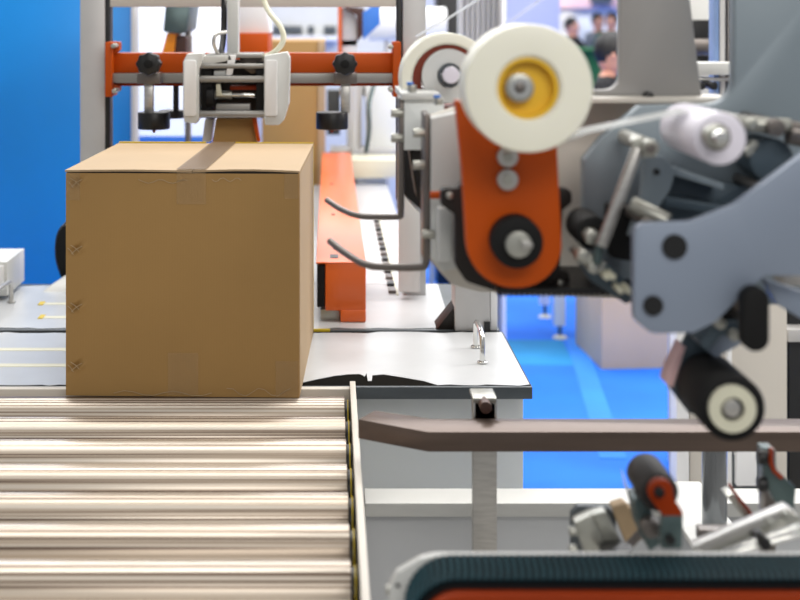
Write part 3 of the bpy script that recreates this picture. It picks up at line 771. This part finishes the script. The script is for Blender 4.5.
# creased film scraps along the bottom and top edge
for k, (x0, x1, z0, z1) in enumerate(((.10, .30, .002, .012), (.33, .46, .003, .02), (.15, .25, BH-.02, BH-.012), (.30, .36, BH-.016, BH-.008))):
    b = MB(); n = 10; r3 = random.Random(k)
    pts = [Vector((x0+(x1-x0)*i/n, -.0030-r3.uniform(0, .0008), (z0+z1)/2+(z1-z0)*.5*math.sin(i*1.3+k))) for i in range(n+1)]
    b.tube(pts, .0006, 6).build('tape_crease', 'crease', bx, 0)
for zc in (BH*.955, BH*.655, BH*.395, BH*.13):
    for k, (a0, a1) in enumerate((((.010, .010), (.030, -.006)), ((.012, -.008), (.034, .008)), ((.004, .004), (.016, -.010)))):
        MB().tube([Vector((a0[0], -.0022, zc+a0[1])), Vector(((a0[0]+a1[0])/2, -.003, zc+(a0[1]+a1[1])/2+.002)), Vector((a1[0], -.0022, zc+a1[1]))], .0007, 6).build('tape_crease', 'crease', bx, 0)
bz = CH-0.657*W+.0005
bx.location = (-0.4500*W, 2.385*W, bz); bx.rotation_euler.z = math.radians(-2.1)

# ================================================================== ROLLER CONVEYOR
cen = [2.375, 2.257, 2.139, 2.021, 1.903, 1.785, 1.667, 1.549, 1.431, 1.313]
RR = 0.046
ZC = CH-0.657*W-RR
def roller(y):
    t = empty('conveyor_roller', 'x', 'roller')
    MB().cyl((-0.84*W, y*W, ZC), (0.0245*W, y*W, ZC), RR, n=72).build('shell', 'roller', t, .0012)
    MB().cyl((0.0245*W, y*W, ZC), (0.034*W, y*W, ZC), RR*.80, n=40).build('end_cap', 'black', t, .002)
    MB().cyl((0.0293*W, y*W, ZC), (0.0310*W, y*W, ZC), RR*.86, n=40).build('drive_band', 'yellow', t, .001)
    return done(t, pivot=(-0.4*W, y*W, ZC-RR))
names = ['first roller of the conveyor, directly under the front of the box', 'second conveyor roller, the first fully clear of the box', 'third conveyor roller counted from the box',
 'fourth conveyor roller counted from the box', 'fifth conveyor roller counted from the box', 'sixth conveyor roller counted from the box', 'seventh conveyor roller counted from the box',
 'eighth conveyor roller from the box, along the bottom edge', 'ninth conveyor roller, just below the frame edge', 'tenth conveyor roller, nearest the camera']
proto = roller(cen[0])
for i, y in enumerate(cen[:9]):
    r = proto if i == 0 else copytree(proto)
    r.location.y = y*W; r['label'] = 'streaked steel '+names[i]; r['group'] = 'conveyor rollers'
rf = empty('roller_conveyor', 'thin pale side rail frame carrying the conveyor rollers', 'conveyor frame')
MB().wbox(.0345, .0405, 1.2, 2.437, -.74, -.648).build('side_rail', 'steel', rf, .001)
MB().wbox(.0345, .044, 1.2, 2.437, -.650, -.646).build('rail_lip', 'aluwarm', rf, .0005)
MB().wbox(-.86, -.845, 1.2, 2.437, -.74, -.648).build('side_rail', 'cream', rf, .001)
MB().wbox(-.845, .0345, 2.42, 2.438, -.72, -.6555).build('end_rail', 'aluwarm', rf, .001)
MB().wbox(-.845, .0345, 1.2, 1.22, -.74, -.70).build('end_rail', 'aluwarm', rf, .001)
for y in cen[:9]: MB().cyl((.0405*W, y*W, ZC), (.047*W, y*W, ZC), .008, n=6).build('axle_nut', 'zinc', rf, .0006)
for x in (-.85, .037):
    for y in (1.25, 2.38): MB().wbox(x-.008, x+.008, y, y+.04, -FLOORH, -.739).build('leg', 'alu', rf)
done(rf)

# ================================================================== GUIDE RAIL, STRUT, MACHINE BASE BEAM
gr = empty('guide_rail', 'brownish steel guide rail crossing in front of the white table', 'guide rail')
zt1 = -(418-10)*2.02/F; zb1 = zt1-0.0   # top plane
dfr = 1.945; 
ztop = -(432-10)*dfr/F; zbot = -(452-10)*dfr/F; dbk = -ztop*F/(418.5-10)
pts = [((428-330)*dfr/F, dfr), (1.0, dfr), (1.0, dbk), ((432-330)*dbk/F, dbk), ((375-330)*2.051/F, 2.051), ((358-330)*2.006/F, 2.006)]
MB().prism3([Vector((x*W, y*W, CH+ztop*W)) for x, y in pts], Vector((0, 0, (zbot-ztop)*W))).build('rail', 'railtop', gr, .0015)
done(gr)
gst = empty('rail_support', 'steel upright strut clamped behind the guide rail', 'support')
MB().box(473, 497, 402, 600, 2.03, 2.05).build('strip', 'steel', gst, .001)
MB().box(474, 496, 402, 420, 2.03, 2.07).build('clamp', 'steeldark', gst, .002)
MB().box(473, 497, 398, 403, 2.022, 2.075).build('clamp_cap', 'zinc', gst, .002)
MB().cy(486, 408, 6, 2.0, 2.03).build('clamp_bolt', 'brownthing', gst)
x0 = (473-330)*2.03/F; x1 = (497-330)*2.03/F
MB().wbox(x0, x1, 2.03, 2.05, -FLOORH, -(600-10)*2.03/F).build('lower_strip', 'steel', gst, .001)
done(gst)
bmf = empty('machine_base', 'white base beam with grey panels under the sealing machine', 'machine base')
zb = -(488-10)*2.27/F
MB().wbox(.055, 1.4, 2.20, 2.27, zb-.022, zb).build('beam', 'coverwhite', bmf, .003)
MB().wbox(.057, 1.38, 2.225, 2.25, -FLOORH+.1, zb-.022).build('lower_panel', 'greypanel', bmf, .001)
for x in (.08, 1.35): MB().cyl((x*W, 2.24*W, 0), (x*W, 2.24*W, .125), .03).build('foot', 'steel', bmf)
done(bmf)

# steel column + base plate
sp = empty('steel_column', 'round polished steel column standing on a base plate', 'column')
d = 2.08
MB().cyl(P(714.5, 524, d), P(714.5, 372, d), 12.3*d*W/F, n=40).build('tube', 'column', sp, .001)
zz = P(0, 524, d).z
a = P(690, 0, 2.02).x; b = P(746, 0, 2.02).x
MB().prism3([Vector((a, 2.00*W, zz)), Vector((b, 2.00*W, zz)), Vector((b, 2.00*W, CH+zb*W)), Vector((a, 2.00*W, CH+zb*W))], Vector((0, .27*W, 0))).build('base_plate', 'coverwhite', sp, .003)
done(sp)

# ================================================================== FOREGROUND BELT UNIT
bu = empty('belt_unit', 'dark teal ribbed belt running over an orange side plate in the foreground', 'belt drive')
dF, dB = 1.35, 1.412
k = dF*W/F
cx_, cz_ = P(458, 629, dF).x, P(458, 629, dF).z
Ro = 49*k; xr_ = 1.0*W
def belt_path(R, n=26, half=True):
    pts = []
    for i in range(n+1):
        w = math.pi*1.5-math.pi*(i/n)  # from bottom, round the left, to the top
        pts.append((cx_+R*math.cos(w), cz_+R*math.sin(w)))
    return pts
out = [(xr_, cz_-Ro)]+belt_path(Ro)+[(xr_, cz_+Ro)]
inn = [(xr_, cz_-Ro+.006)]+belt_path(Ro-.006)+[(xr_, cz_+Ro-.006)]
b = MB(); q = b.bm
A = [[q.verts.new((x, dF*W, z)), q.verts.new((x, dB*W, z))] for x, z in out]
B = [[q.verts.new((x, dF*W, z)), q.verts.new((x, dB*W, z))] for x, z in inn]
for i in range(len(A)-1):
    q.faces.new([A[i][0], A[i+1][0], A[i+1][1], A[i][1]]); q.faces.new([B[i][0], B[i][1], B[i+1][1], B[i+1][0]])
    q.faces.new([A[i][0], B[i][0], B[i+1][0], A[i+1][0]]); q.faces.new([A[i][1], A[i+1][1], B[i+1][1], B[i][1]])
for i in (0, -1): q.faces.new([A[i][0], A[i][1], B[i][1], B[i][0]])
beltm = b.build('belt', 'beltblack', bu, 0)
# chevron ribs
tm = MB(); q = tm.bm
def at_len(s, R):      # arc length from the start of the left curve (bottom) upward then to the right
    arc = math.pi*R*1.0
    if s < arc:
        w = math.pi*1.5-s/R; return cx_+R*math.cos(w), cz_+R*math.sin(w), math.cos(w), math.sin(w)
    return cx_+(s-arc), cz_+R, 0.0, 1.0
pitch = 7.2*k; hgt = .0016; tot = math.pi*Ro+xr_-cx_
s = pitch
while s < tot-pitch:
    secs = [(dF*W+.0005, -5.5*k), ((dF+dB)/2*W-.012, -1.5*k), (dB*W-.0005, 0)]
    rows = []
    for y, off in secs:
        r = []
        for ds, h in ((-.24*pitch, -.0004), (-.15*pitch, hgt), (.15*pitch, hgt), (.24*pitch, -.0004)):
            x, z, nx_, nz_ = at_len(s+off+ds, Ro); r.append(q.verts.new((x+nx_*h, y, z+nz_*h)))
        rows.append(r)
    for i in range(2):
        for j in range(4):
            l = (j+1) % 4; q.faces.new([rows[i][j], rows[i][l], rows[i+1][l], rows[i+1][j]])
    q.faces.new(rows[0]); q.faces.new(list(reversed(rows[2])))
    s += pitch
rb = tm.build('rib', 'teal', beltm, 0); rb.name = 'belt_ribs'; rb['kind'] = 'stuff'
# orange side plate
R2 = Ro-.011
ring = [(xr_, cz_-R2)]+belt_path(R2)+[(xr_, cz_+R2)]
MB().prism3([Vector((x, (dF-.012)*W, z)) for x, z in ring], Vector((0, .012*W, 0))).build('side_plate', 'orangedeep', bu, .001)
ring = [(xr_, cz_-Ro+.006)]+belt_path(Ro-.0061)+[(xr_, cz_+Ro-.0061)]
MB().prism3([Vector((x, dF*W+.001, z)) for x, z in ring], Vector((0, (dB-dF)*W-.002, 0))).build('belt_bed', 'black', bu, 0)
# white back plate
dP = dB+.004
MB().poly([(388, 640), (389, 588), (397, 573, 3), (421, 559, 3), (436, 556), (900, 556), (900, 640)], dP, dP+.012).build('back_plate', 'coverwhite', bu, .001)
MB().cyl(P(386, 590, dP+.005), P(393, 590, dP+.005), .006).build('bolt', 'zinc', bu)
MB().cy(398, 586, 2.2, dP-.002, dP+.001).build('hole_plug', 'black', bu)
MB().box(470, 900, 640, 700, dP, dP+.012).build('lower_plate', 'coverwhite', bu)
xx = [P(480, 0, dP).x, P(860, 0, dP).x]
for x in xx: MB().prism3([Vector((x-.02, dP*W, 0)), Vector((x+.02, dP*W, 0)), Vector((x+.02, dP*W, P(0, 680, dP).z)), Vector((x-.02, dP*W, P(0, 680, dP).z))], Vector((0, .014, 0))).build('stand', 'alu', bu)
done(bu)

# ------------------------------------------------------------------ parts behind the belt
mu_ = empty('limit_switch', 'pale tilted sensor box on a dark rounded bracket behind the belt', 'sensor')
MB().poly([(571, 560), (571, 513, 5), (578, 506, 4), (608, 507, 5), (616, 516), (616, 560)], 1.66, 1.67, 0).build('bracket', 'darkedge', mu_)
MB().poly([(575, 523), (592, 515, 1), (608, 553), (587, 562)], 1.56, 1.58, 1).build('housing', 'zinc', mu_, .002)
MB().poly([(592, 515), (606, 512), (626, 548), (609, 554)], 1.565, 1.585, 1).build('housing_lid', 'zinc', mu_, .002)
for v in (531, 549): MB().cyl(P(569, v, 1.56), P(577, v, 1.56), .006).build('screw', 'zinc', mu_)
MB().poly([(612, 507), (625, 503, 2), (641, 520), (642, 540), (628, 548)], 1.64, 1.66, 1).build('tan_card', 'cardpale', mu_)
MB().tube([P(626, 549, 1.58), P(643, 530, 1.58)], .006, 10).build('pin', 'steeldark', mu_, 0)
MB().cyl(P(616, 552, 1.55), P(616, 546, 1.55), .022).build('knob', 'black', mu_)
done(mu_)
lr = empty('pressure_roller', 'black rubber roller on a steel link with painted orange reflection behind the belt', 'roller')
MB().cy(659.5, 493, 19.5, 1.47, 1.54, 48).build('tyre', 'rubberwarm', lr, .003)
MB().poly([(646, 493, 12), (655, 479, 12), (672, 481, 12), (674, 498), (683, 512), (683, 516), (663, 516)], 1.455, 1.465, 0).build('reflection_tip', 'orangedeep', lr, .001)  # orange reflection on the steel link painted as a separate piece
MB().poly([(663, 515), (683.5, 515), (682, 549, 3), (661, 549, 3), (661, 530)], 1.456, 1.466, 0).build('link_plate', 'tealmetal', lr, .001)
for u, v in ((660, 493), (671, 541)): MB().cy(u, v, 5, 1.448, 1.458).build('pin', 'black', lr, .0006)
MB().poly([(634, 502), (645, 498, 3), (656, 520, 4), (660, 545), (650, 552), (640, 530)], 1.50, 1.54, 2).build('lever', 'tealmetal', lr, .002)
MB().cy(652, 530, 9, 1.48, 1.50).build('lever_boss', 'steeldark', lr)
MB().poly([(622, 470), (630, 492), (640, 500), (634, 505), (626, 490)], 1.60, 1.61).build('clear_guard', 'webfilm', lr)
done(lr)
ch_ = empty('channel_bracket', 'tilted steel channel with bolts at the lower right', 'bracket')
MB().poly([(700, 552), (790, 512, 3), (800, 517), (810, 530), (740, 556)], 1.49, 1.50, 0).build('channel', 'zinc', ch_, .001)
MB().poly([(694, 548), (788, 508), (795, 512), (706, 552)], 1.47, 1.49, 0).build('flange', 'steel', ch_, .001)
for u, v in ((772, 525), (787, 517)):
    MB().hexa(u, v, 4.5, 1.462, 1.47).build('bolt', 'zinc', ch_, .001)
MB().cy(766, 545, 6, 1.455, 1.49).build('plug', 'black', ch_)
for dy in (8, 16): MB().cyl(P(722, 548+dy*.5, 1.47), P(800, 518+dy, 1.47), .004).build('rod', 'chrome', ch_)
done(ch_)
lv = empty('spring_finger', 'slanted steel finger with red edge right of the steel column', 'lever')
MB().poly([(727, 497), (733, 494), (752, 516), (748, 523)], 1.70, 1.73).build('finger', 'zinc', lv)
MB().tube([P(729, 484, 1.69), P(735, 494, 1.69), (P(752, 514, 1.69)), P(756, 524, 1.69)], .0022, 8, 1).build('red_edge', 'orangedeep', lv, 0)
MB().box(700, 748, 530, 542, 1.72, 1.74).build('carrier', 'steeldark', lv)
done(lv)
tb2 = empty('swing_bracket', 'dark teal swing bracket with orange edge at the right edge', 'bracket')
MB().poly([(762, 448), (772, 448), (777, 470), (796, 488, 2), (794, 512), (776, 503), (765, 480)], 1.60, 1.62, 0).build('plate', 'tealmetal', tb2, .001)
MB().tube([P(771, 448, 1.59), P(771, 468, 1.59), P(782, 478, 1.59)], .003, 8, 1).build('orange_edge', 'orangedeep', tb2, 0)
MB().box(766, 776, 450, 1203, 1.66, 1.69).build('upright', 'steeldark', tb2)
for v in (457, 484): MB().cyl(P(758, v, 1.60), P(767, v, 1.60), .010).build('bolt', 'black', tb2)
done(tb2)

# ================================================================== UPPER SEALING UNIT (nearest, blurred)
su = empty('sealing_unit', 'large blue grey plated sealing unit hanging at the upper right', 'sealing machine')
# beige back plate
MB().poly([(431, 116), (456, 108), (570, 98), (640, 98), (735, 97), (735, 110), (640, 300), (480, 292), (452, 285), (431, 262)], 1.74, 1.77, 0).build('beige_plate', 'aluwarm', su, .002)
MB().box(560, 735, 98, 103, 1.66, 1.74).build('top_flange', 'aluwarm', su, .001)
# taupe arm
MB().poly([(620, -60), (683, -60), (702, 98), (560, 98), (560, 90), (620, 90, 14)], 1.70, 1.72, 0).build('upright_arm', 'taupe', su, .002)
MB().cy(650, 96, 4, 1.68, 1.70).build('screw', 'black', su)
# main plate
MB().poly([(735, -60), (860, -60), (860, 305), (634, 305), (596, 284), (584, 262, 6), (584, 160, 4), (602, 138), (640, 106, 4), (735, 104, 26)], 1.62, 1.645, 0).build('main_plate', 'plate', su, .002)
# recess: shade behind the front plate painted as a dark plate
MB().poly([(660, 168), (742, 186), (800, 158), (800, 232), (650, 232)], 1.60, 1.618, 0).build('recess_shade_plate', 'platedark', su, .001)
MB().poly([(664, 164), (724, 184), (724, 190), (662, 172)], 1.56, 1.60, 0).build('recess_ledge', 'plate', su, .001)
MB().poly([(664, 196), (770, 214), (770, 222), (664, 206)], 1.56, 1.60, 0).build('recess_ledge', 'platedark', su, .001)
MB().cy(772, 160, 22, 1.54, 1.60).build('boss', 'platedark', su, .003)
MB().cyl(P(749, 124, 1.52), P(790, 126, 1.52), .010).build('cross_pin', 'zinc', su)
MB().cy(777, 128, 9, 1.50, 1.62).build('pin_nut', 'steeldark', su)
MB().hexa(752, 124, 7, 1.51, 1.62).build('pin_end', 'zinc', su)
MB().cyl(P(788, 132, 1.52), P(830, 140, 1.52), .016).build('cross_tube', 'steeldark', su)
MB().poly([(744, 150), (757, 140), (760, 148), (748, 158)], 1.54, 1.56, 1).build('clip', 'zinc', su)
# front plate
fp = MB().poly([(634, 224, 12), (692, 222, 30), (735, 205, 30), (800, 157), (860, 110), (860, 276), (764, 276, 6), (735, 303, 10), (716, 322, 6), (694, 333, 8), (652, 334, 14), (634, 320, 12)], 1.42, 1.435, 0, 10).build('front_plate', 'platefront', su, .0015)
for u, v, r in ((675, 247, 12.5), (653.5, 306, 10)): MB().cy(u, v, r, 1.4165, 1.4195).build('black_plug', 'black', fp, 0)
for u, v in ((790, 200), (660, 232)): MB().cy(u, v, 6, 1.435, 1.62).build('spacer', 'steeldark', su)
# cheeks
MB().poly([(764, 279), (832, 302), (832, 337), (778, 305)], 1.46, 1.48, 0).build('blue_brace', 'lamp_blue' if False else 'platefront', su, .001)
MB().box(784, 840, 274, 286, 1.52, 1.56).build('beige_rail', 'aluwarm', su)
# side block on the left
MB().poly([(431, 118), (460, 112), (460, 268), (442, 272), (431, 258)], 1.70, 1.735, 0).build('side_block', 'coverwhite', su, .002)
MB().poly([(404, 100), (444, 100), (444, 150), (404, 150)], 1.80, 1.95, 1).build('rear_block', 'cabinet', su, .003)
MB().poly([(401, 93), (440, 93), (440, 100), (401, 100)], 1.79, 1.96, 1).build('ledge', 'coverwhite', su, .002)
MB().poly([(410, 150), (430, 142), (430, 215), (418, 200)], 1.82, 1.9, 1).build('inner_dark_plate', 'brownplate', su)  # plain dark plate below the pale rear block
MB().box(399, 404, 98, 214, 1.80, 1.86).build('edge_plate', 'steeldark', su)
MB().box(424, 430, 114, 262, 1.71, 1.77).build('edge_plate', 'steeldark', su)
for u, v, dd in ((395, 113, 1.80), (395, 138, 1.80), (417, 133, 1.71), (417, 165, 1.71), (426, 234, 1.70)):
    MB().cyl(P(u-4, v, dd), P(u+8, v, dd), 4.4*dd*W/F).build('bolt', 'zinc', su, .001)
MB().poly([(438, 208), (451, 208), (451, 262, 2), (438, 262)], 1.67, 1.70, 2).build('clip_block', 'coverwhite', su, .002)
MB().cyl(P(430, 195, 1.67), P(441, 195, 1.67), .0055).build('orange_tip', 'orange', su)
# black plate behind the orange arm
MB().poly([(441, 188, 5), (458, 188, 5), (470, 170), (560, 188), (572, 190, 6), (572, 203, 6), (563, 210), (560, 270), (570, 272, 8), (570, 292, 8), (497, 292, 16), (466, 282, 14), (455, 265, 8), (455, 215), (441, 205, 5)], 1.60, 1.62, 0).build('bronze_plate', 'brownplate', su, .002)
for u, v in ((450, 196), (561, 284)): MB().cy(u, v, 3.2, 1.59, 1.60).build('screw', 'zinc', su)
# toothed belt edge at the bottom
tbm = MB().box(497, 640, 289, 294, 1.56, 1.70)
for i in range(26): tbm.box(499+i*5.4, 502+i*5.4, 294, 296.5, 1.56, 1.70)
tbm.build('toothed_belt', 'black', su, 0)
# orange arm
arm = MB().poly([(455, 100), (556, 118), (558, 165), (564, 288, 48), (469, 288, 48), (462, 170)], 1.53, 1.55, 0, 12).build('orange_arm', 'orange', su, .002)
hb = MB().cy(517.5, 243, 26, 1.50, 1.53, 40).build('arm_hub', 'rubber', arm, .002)
MB().cy(519, 245, 13, 1.49, 1.50).build('hub_cap', 'zinc', hb, .001)
MB().poly([(522, 240), (533, 243), (533, 248), (522, 250)], 1.484, 1.49).build('hub_tab', 'steel', hb)
for v in (157, 180):
    w = MB().cy(508, v, 10.5, 1.518, 1.53).build('washer', 'steel', arm, .001)
    MB().hexa(508, v, 5.5, 1.508, 1.518).build('bolt', 'zinc', w, .0006)
done(su)

# big tape reel
br = empty('tape_reel', 'big white tape reel with yellow core in front of the orange arm', 'tape reel')
MB().ring(529, 88.5, 64.5, 31, 1.435, 1.505, 96, .004).build('roll', 'reel', br, 0)
MB().ring(527.5, 88.5, 31, 27.5, 1.438, 1.50, 64).build('core', 'yellowcore', br, 0)
MB().cy(527.5*.0+526, 88, 30, 1.452, 1.47, 48).build('core_disc', 'yellowcore', br, 0)
MB().cy(520, 88, 14.5, 1.438, 1.452).build('hub', 'zinc', br, .002)
MB().ring(520, 88, 10, 6, 1.432, 1.438).build('hub_ring', 'chrome', br, 0)
MB().hexa(520, 88, 5.5, 1.428, 1.438).build('bolt', 'steeldark', br, .0006)
MB().cy(520, 88, 8, 1.48, 1.53).build('axle', 'steel', br)
done(br)
# small tape roll behind
sr = empty('tape_reel', 'smaller white tape roll with brown core behind the big reel', 'tape reel')
MB().ring(448, 80, 47, 35.5, 1.88, 1.96, 72, .003).build('roll', 'reel', sr, 0)
MB().ring(448, 80, 35.5, 27, 1.885, 1.955, 64).build('core', 'browncore', sr, 0)
MB().ring(449, 76, 27, 12, 1.87, 1.90, 64).build('flange', 'coverwhite', sr, 0)
MB().ring(450, 75, 12, 9, 1.868, 1.89, 40).build('bearing', 'darkedge', sr, 0)
MB().cyl(P(451, 75, 1.80), P(451, 75, 1.95), .013).build('axle', 'whiteroller', sr)
MB().poly([(426, 74), (445, 74), (445, 98), (426, 98)], 1.875, 1.90).build('bracket', 'coverwhite', sr)
done(sr)
for (u, v, dd, lab) in ((412, 87, 1.80, 'blue topped air fitting left of the small tape roll'), (439, 100, 1.74, 'blue topped air fitting under the small tape roll')):
    t = empty('air_fitting', lab, 'fitting')
    MB().cyl(P(u, v+5, dd), P(u, v-2, dd), .007, n=16).build('body', 'zinc', t)
    MB().cyl(P(u-2, v-2, dd), P(u-2, v-5, dd), .0055, n=16).build('cap', 'lamp_blue', t)
    done(t)
wv_ = Vector((0, .05*W, 0))
solo(MB().strip([P(417, 37, 1.89), P(452, 17, 1.89), P(492, -8, 1.89)], wv_), 'tape_strand', 'webfilm', 'tape strand rising from the small roll to the top edge', 'tape', bev=0)
solo(MB().strip([P(492, 36, 1.51), P(528, 10, 1.51), P(560, -14, 1.51)], Vector((0, .03, 0))), 'tape_strand', 'webfilm', 'faint tape strand rising behind the big reel', 'tape', bev=0)
solo(MB().strip([P(560, 143.5, 1.45), P(588, 133, 1.45), P(640, 122, 1.45), P(690, 112, 1.42)], Vector((0, .05*W, 0))), 'tape_web', 'webfilm', 'translucent tape web running from the big reel to the white roller', 'tape', bev=0)

# white roller
wr = empty('idler_roller', 'white plastic roller with steel bolt on the blue grey plate', 'roller')
MB().cy(720.5, 139, 26.5, 1.37, 1.515, 56).build('sleeve', 'whiteroller', wr, .004)
MB().cy(717, 137, 14, 1.366, 1.37).build('recess', 'steeldark', wr, 0)
MB().cy(718, 137, 12, 1.345, 1.366).build('washer', 'zinc', wr, .001)
MB().hexa(722, 138, 8.5, 1.33, 1.345).build('bolt', 'chrome', wr, .001)
MB().cy(717, 137, 10, 1.525, 1.62).build('axle', 'steel', wr)
done(wr)

# linkage
lk = empty('tension_linkage', 'steel tension rod linkage between white roller and black pulley', 'linkage')
MB().cyl(P(638, 148, 1.48), P(601, 246, 1.48), 6*1.48*W/F, n=20).build('rod', 'steel', lk, .001)
MB().cy(651, 148, 8.5, 1.47, 1.60).build('upper_pin', 'zinc', lk, .001)
MB().cy(651, 149, 5, 1.463, 1.47).build('pin_socket', 'steeldark', lk, 0)
MB().poly([(628, 140, 4), (644, 136, 4), (660, 144, 4), (656, 158, 4), (640, 158, 3)], 1.485, 1.50, 0).build('rod_end', 'zinc', lk, .002)
MB().poly([(645, 158), (661, 156, 8), (676, 170, 8), (670, 190), (646, 226), (628, 236), (640, 200)], 1.55, 1.56, 0).build('link_plate', 'plate', lk, .001)
MB().cy(657, 172, 3, 1.545, 1.55).build('link_screw', 'black', lk, 0)
MB().cyl(P(632, 204, 1.52), P(668, 222, 1.50), .011).build('cross_rod', 'zinc', lk)
MB().cy(593, 233, 17, 1.53, 1.60, 36).build('pulley', 'rubber', lk, .003)
MB().hexa(593, 238, 8, 1.505, 1.53).build('pulley_nut', 'zinc', lk, .001)
MB().poly([(608, 205), (640, 212), (636, 262), (612, 258)], 1.575, 1.60, 2).build('dark_block', 'rubber', lk)
MB().poly([(570, 250), (580, 246, 3), (606, 262), (640, 296), (626, 304), (590, 280)], 1.53, 1.54, 0).build('strap', 'platedark', lk, .001)
MB().cyl(P(577, 253, 1.50), P(603, 268, 1.50), .0085).build('pin', 'zinc', lk)
MB().cyl(P(600, 240, 1.49), P(597, 264, 1.49), .006).build('pin_stem', 'tealmetal', lk)
for u, v in ((583, 256), (594, 268)): MB().hexa(u, v, 6.5, 1.49, 1.53).build('nut', 'zinc', lk, .001)
for u, v in ((607, 277), (613, 277), (621, 291), (629, 291)): MB().cy(u, v, 3.4, 1.50, 1.53).build('rivet', 'cream', lk, .0006)
done(lk)

# black pinch roller with arm
pr = empty('pinch_roller', 'black pinch roller with cream ring on a swinging steel arm', 'roller')
MB().cy(733, 409, 33, 1.42, 1.52, 56).build('tyre', 'rubber', pr, .004)
MB().ring(733, 409.5, 23.5, 12, 1.413, 1.42, 48).build('cream_ring', 'cream', pr, 0)
MB().cy(732.5, 409, 8.5, 1.407, 1.42).build('bolt', 'steel', pr, .001)
MB().poly([(690, 330), (706, 345), (716, 352), (700, 372), (694, 420, 4), (668, 386, 4), (680, 350)], 1.522, 1.532, 0).build('arm_plate', 'platedark', pr, .001)
MB().poly([(666, 384), (669, 372), (682, 345), (686, 347), (673, 388)], 1.52, 1.55, 0).build('arm_flange', 'pink', pr, .0006)
MB().poly([(712, 305), (738, 288), (756, 300), (740, 345), (716, 358), (700, 345)], 1.50, 1.52, 0).build('upper_arm', 'platefront', pr, .001)
MB().poly([(700, 345), (716, 325), (742, 322), (742, 332), (722, 336), (708, 352)], 1.46, 1.50, 2).build('link', 'platedark', pr)
for u, v in ((721, 324), (735, 336)): MB().cy(u, v, 5.5, 1.45, 1.47).build('screw', 'zinc', pr, .001)
MB().box(722, 744, 305, 332, 1.48, 1.50).build('dark_block', 'brownplate', pr)
MB().cy(732.5, 409, 8, 1.56, 1.60).build('axle', 'steel', pr)
done(pr)
bn = empty('rubber_bumper', 'upright black rounded bumper beside the pinch roller arm', 'bumper')
MB().poly([(743, 288, 14), (770, 288, 14), (770, 352, 14), (743, 352, 14)], 1.395, 1.415, 0, 10).build('pad', 'rubber', bn, .003)
MB().box(748, 760, 290, 320, 1.416, 1.50).build('mount', 'steeldark', bn)
done(bn)

# hooks
def hook(pts, dd, r, label):
    t = solo(MB().tube([P(u, v, d2) for u, v, d2 in pts], r, 14, 3), 'bent_rod', 'steeldark', label, 'rod', 'bent steel rods reaching over the deck', 0)
    return t
hook([(327, 200, 1.95), (340, 209, 1.92), (358, 216.5, 1.88), (380, 217, 1.87), (401, 217, 1.86), (401, 214, 1.86), (401.5, 190, 1.86), (401.5, 110, 1.86)], 0, .0050, 'upper bent steel rod, its tip above the orange guide')
hook([(330, 241, 1.86), (345, 253, 1.83), (366, 266, 1.79), (390, 267.5, 1.78), (423, 267.5, 1.77), (427, 264, 1.77), (427.5, 240, 1.77), (427.5, 125, 1.77)], 0, .0058, 'lower bent steel rod, nearer and thicker than the upper')
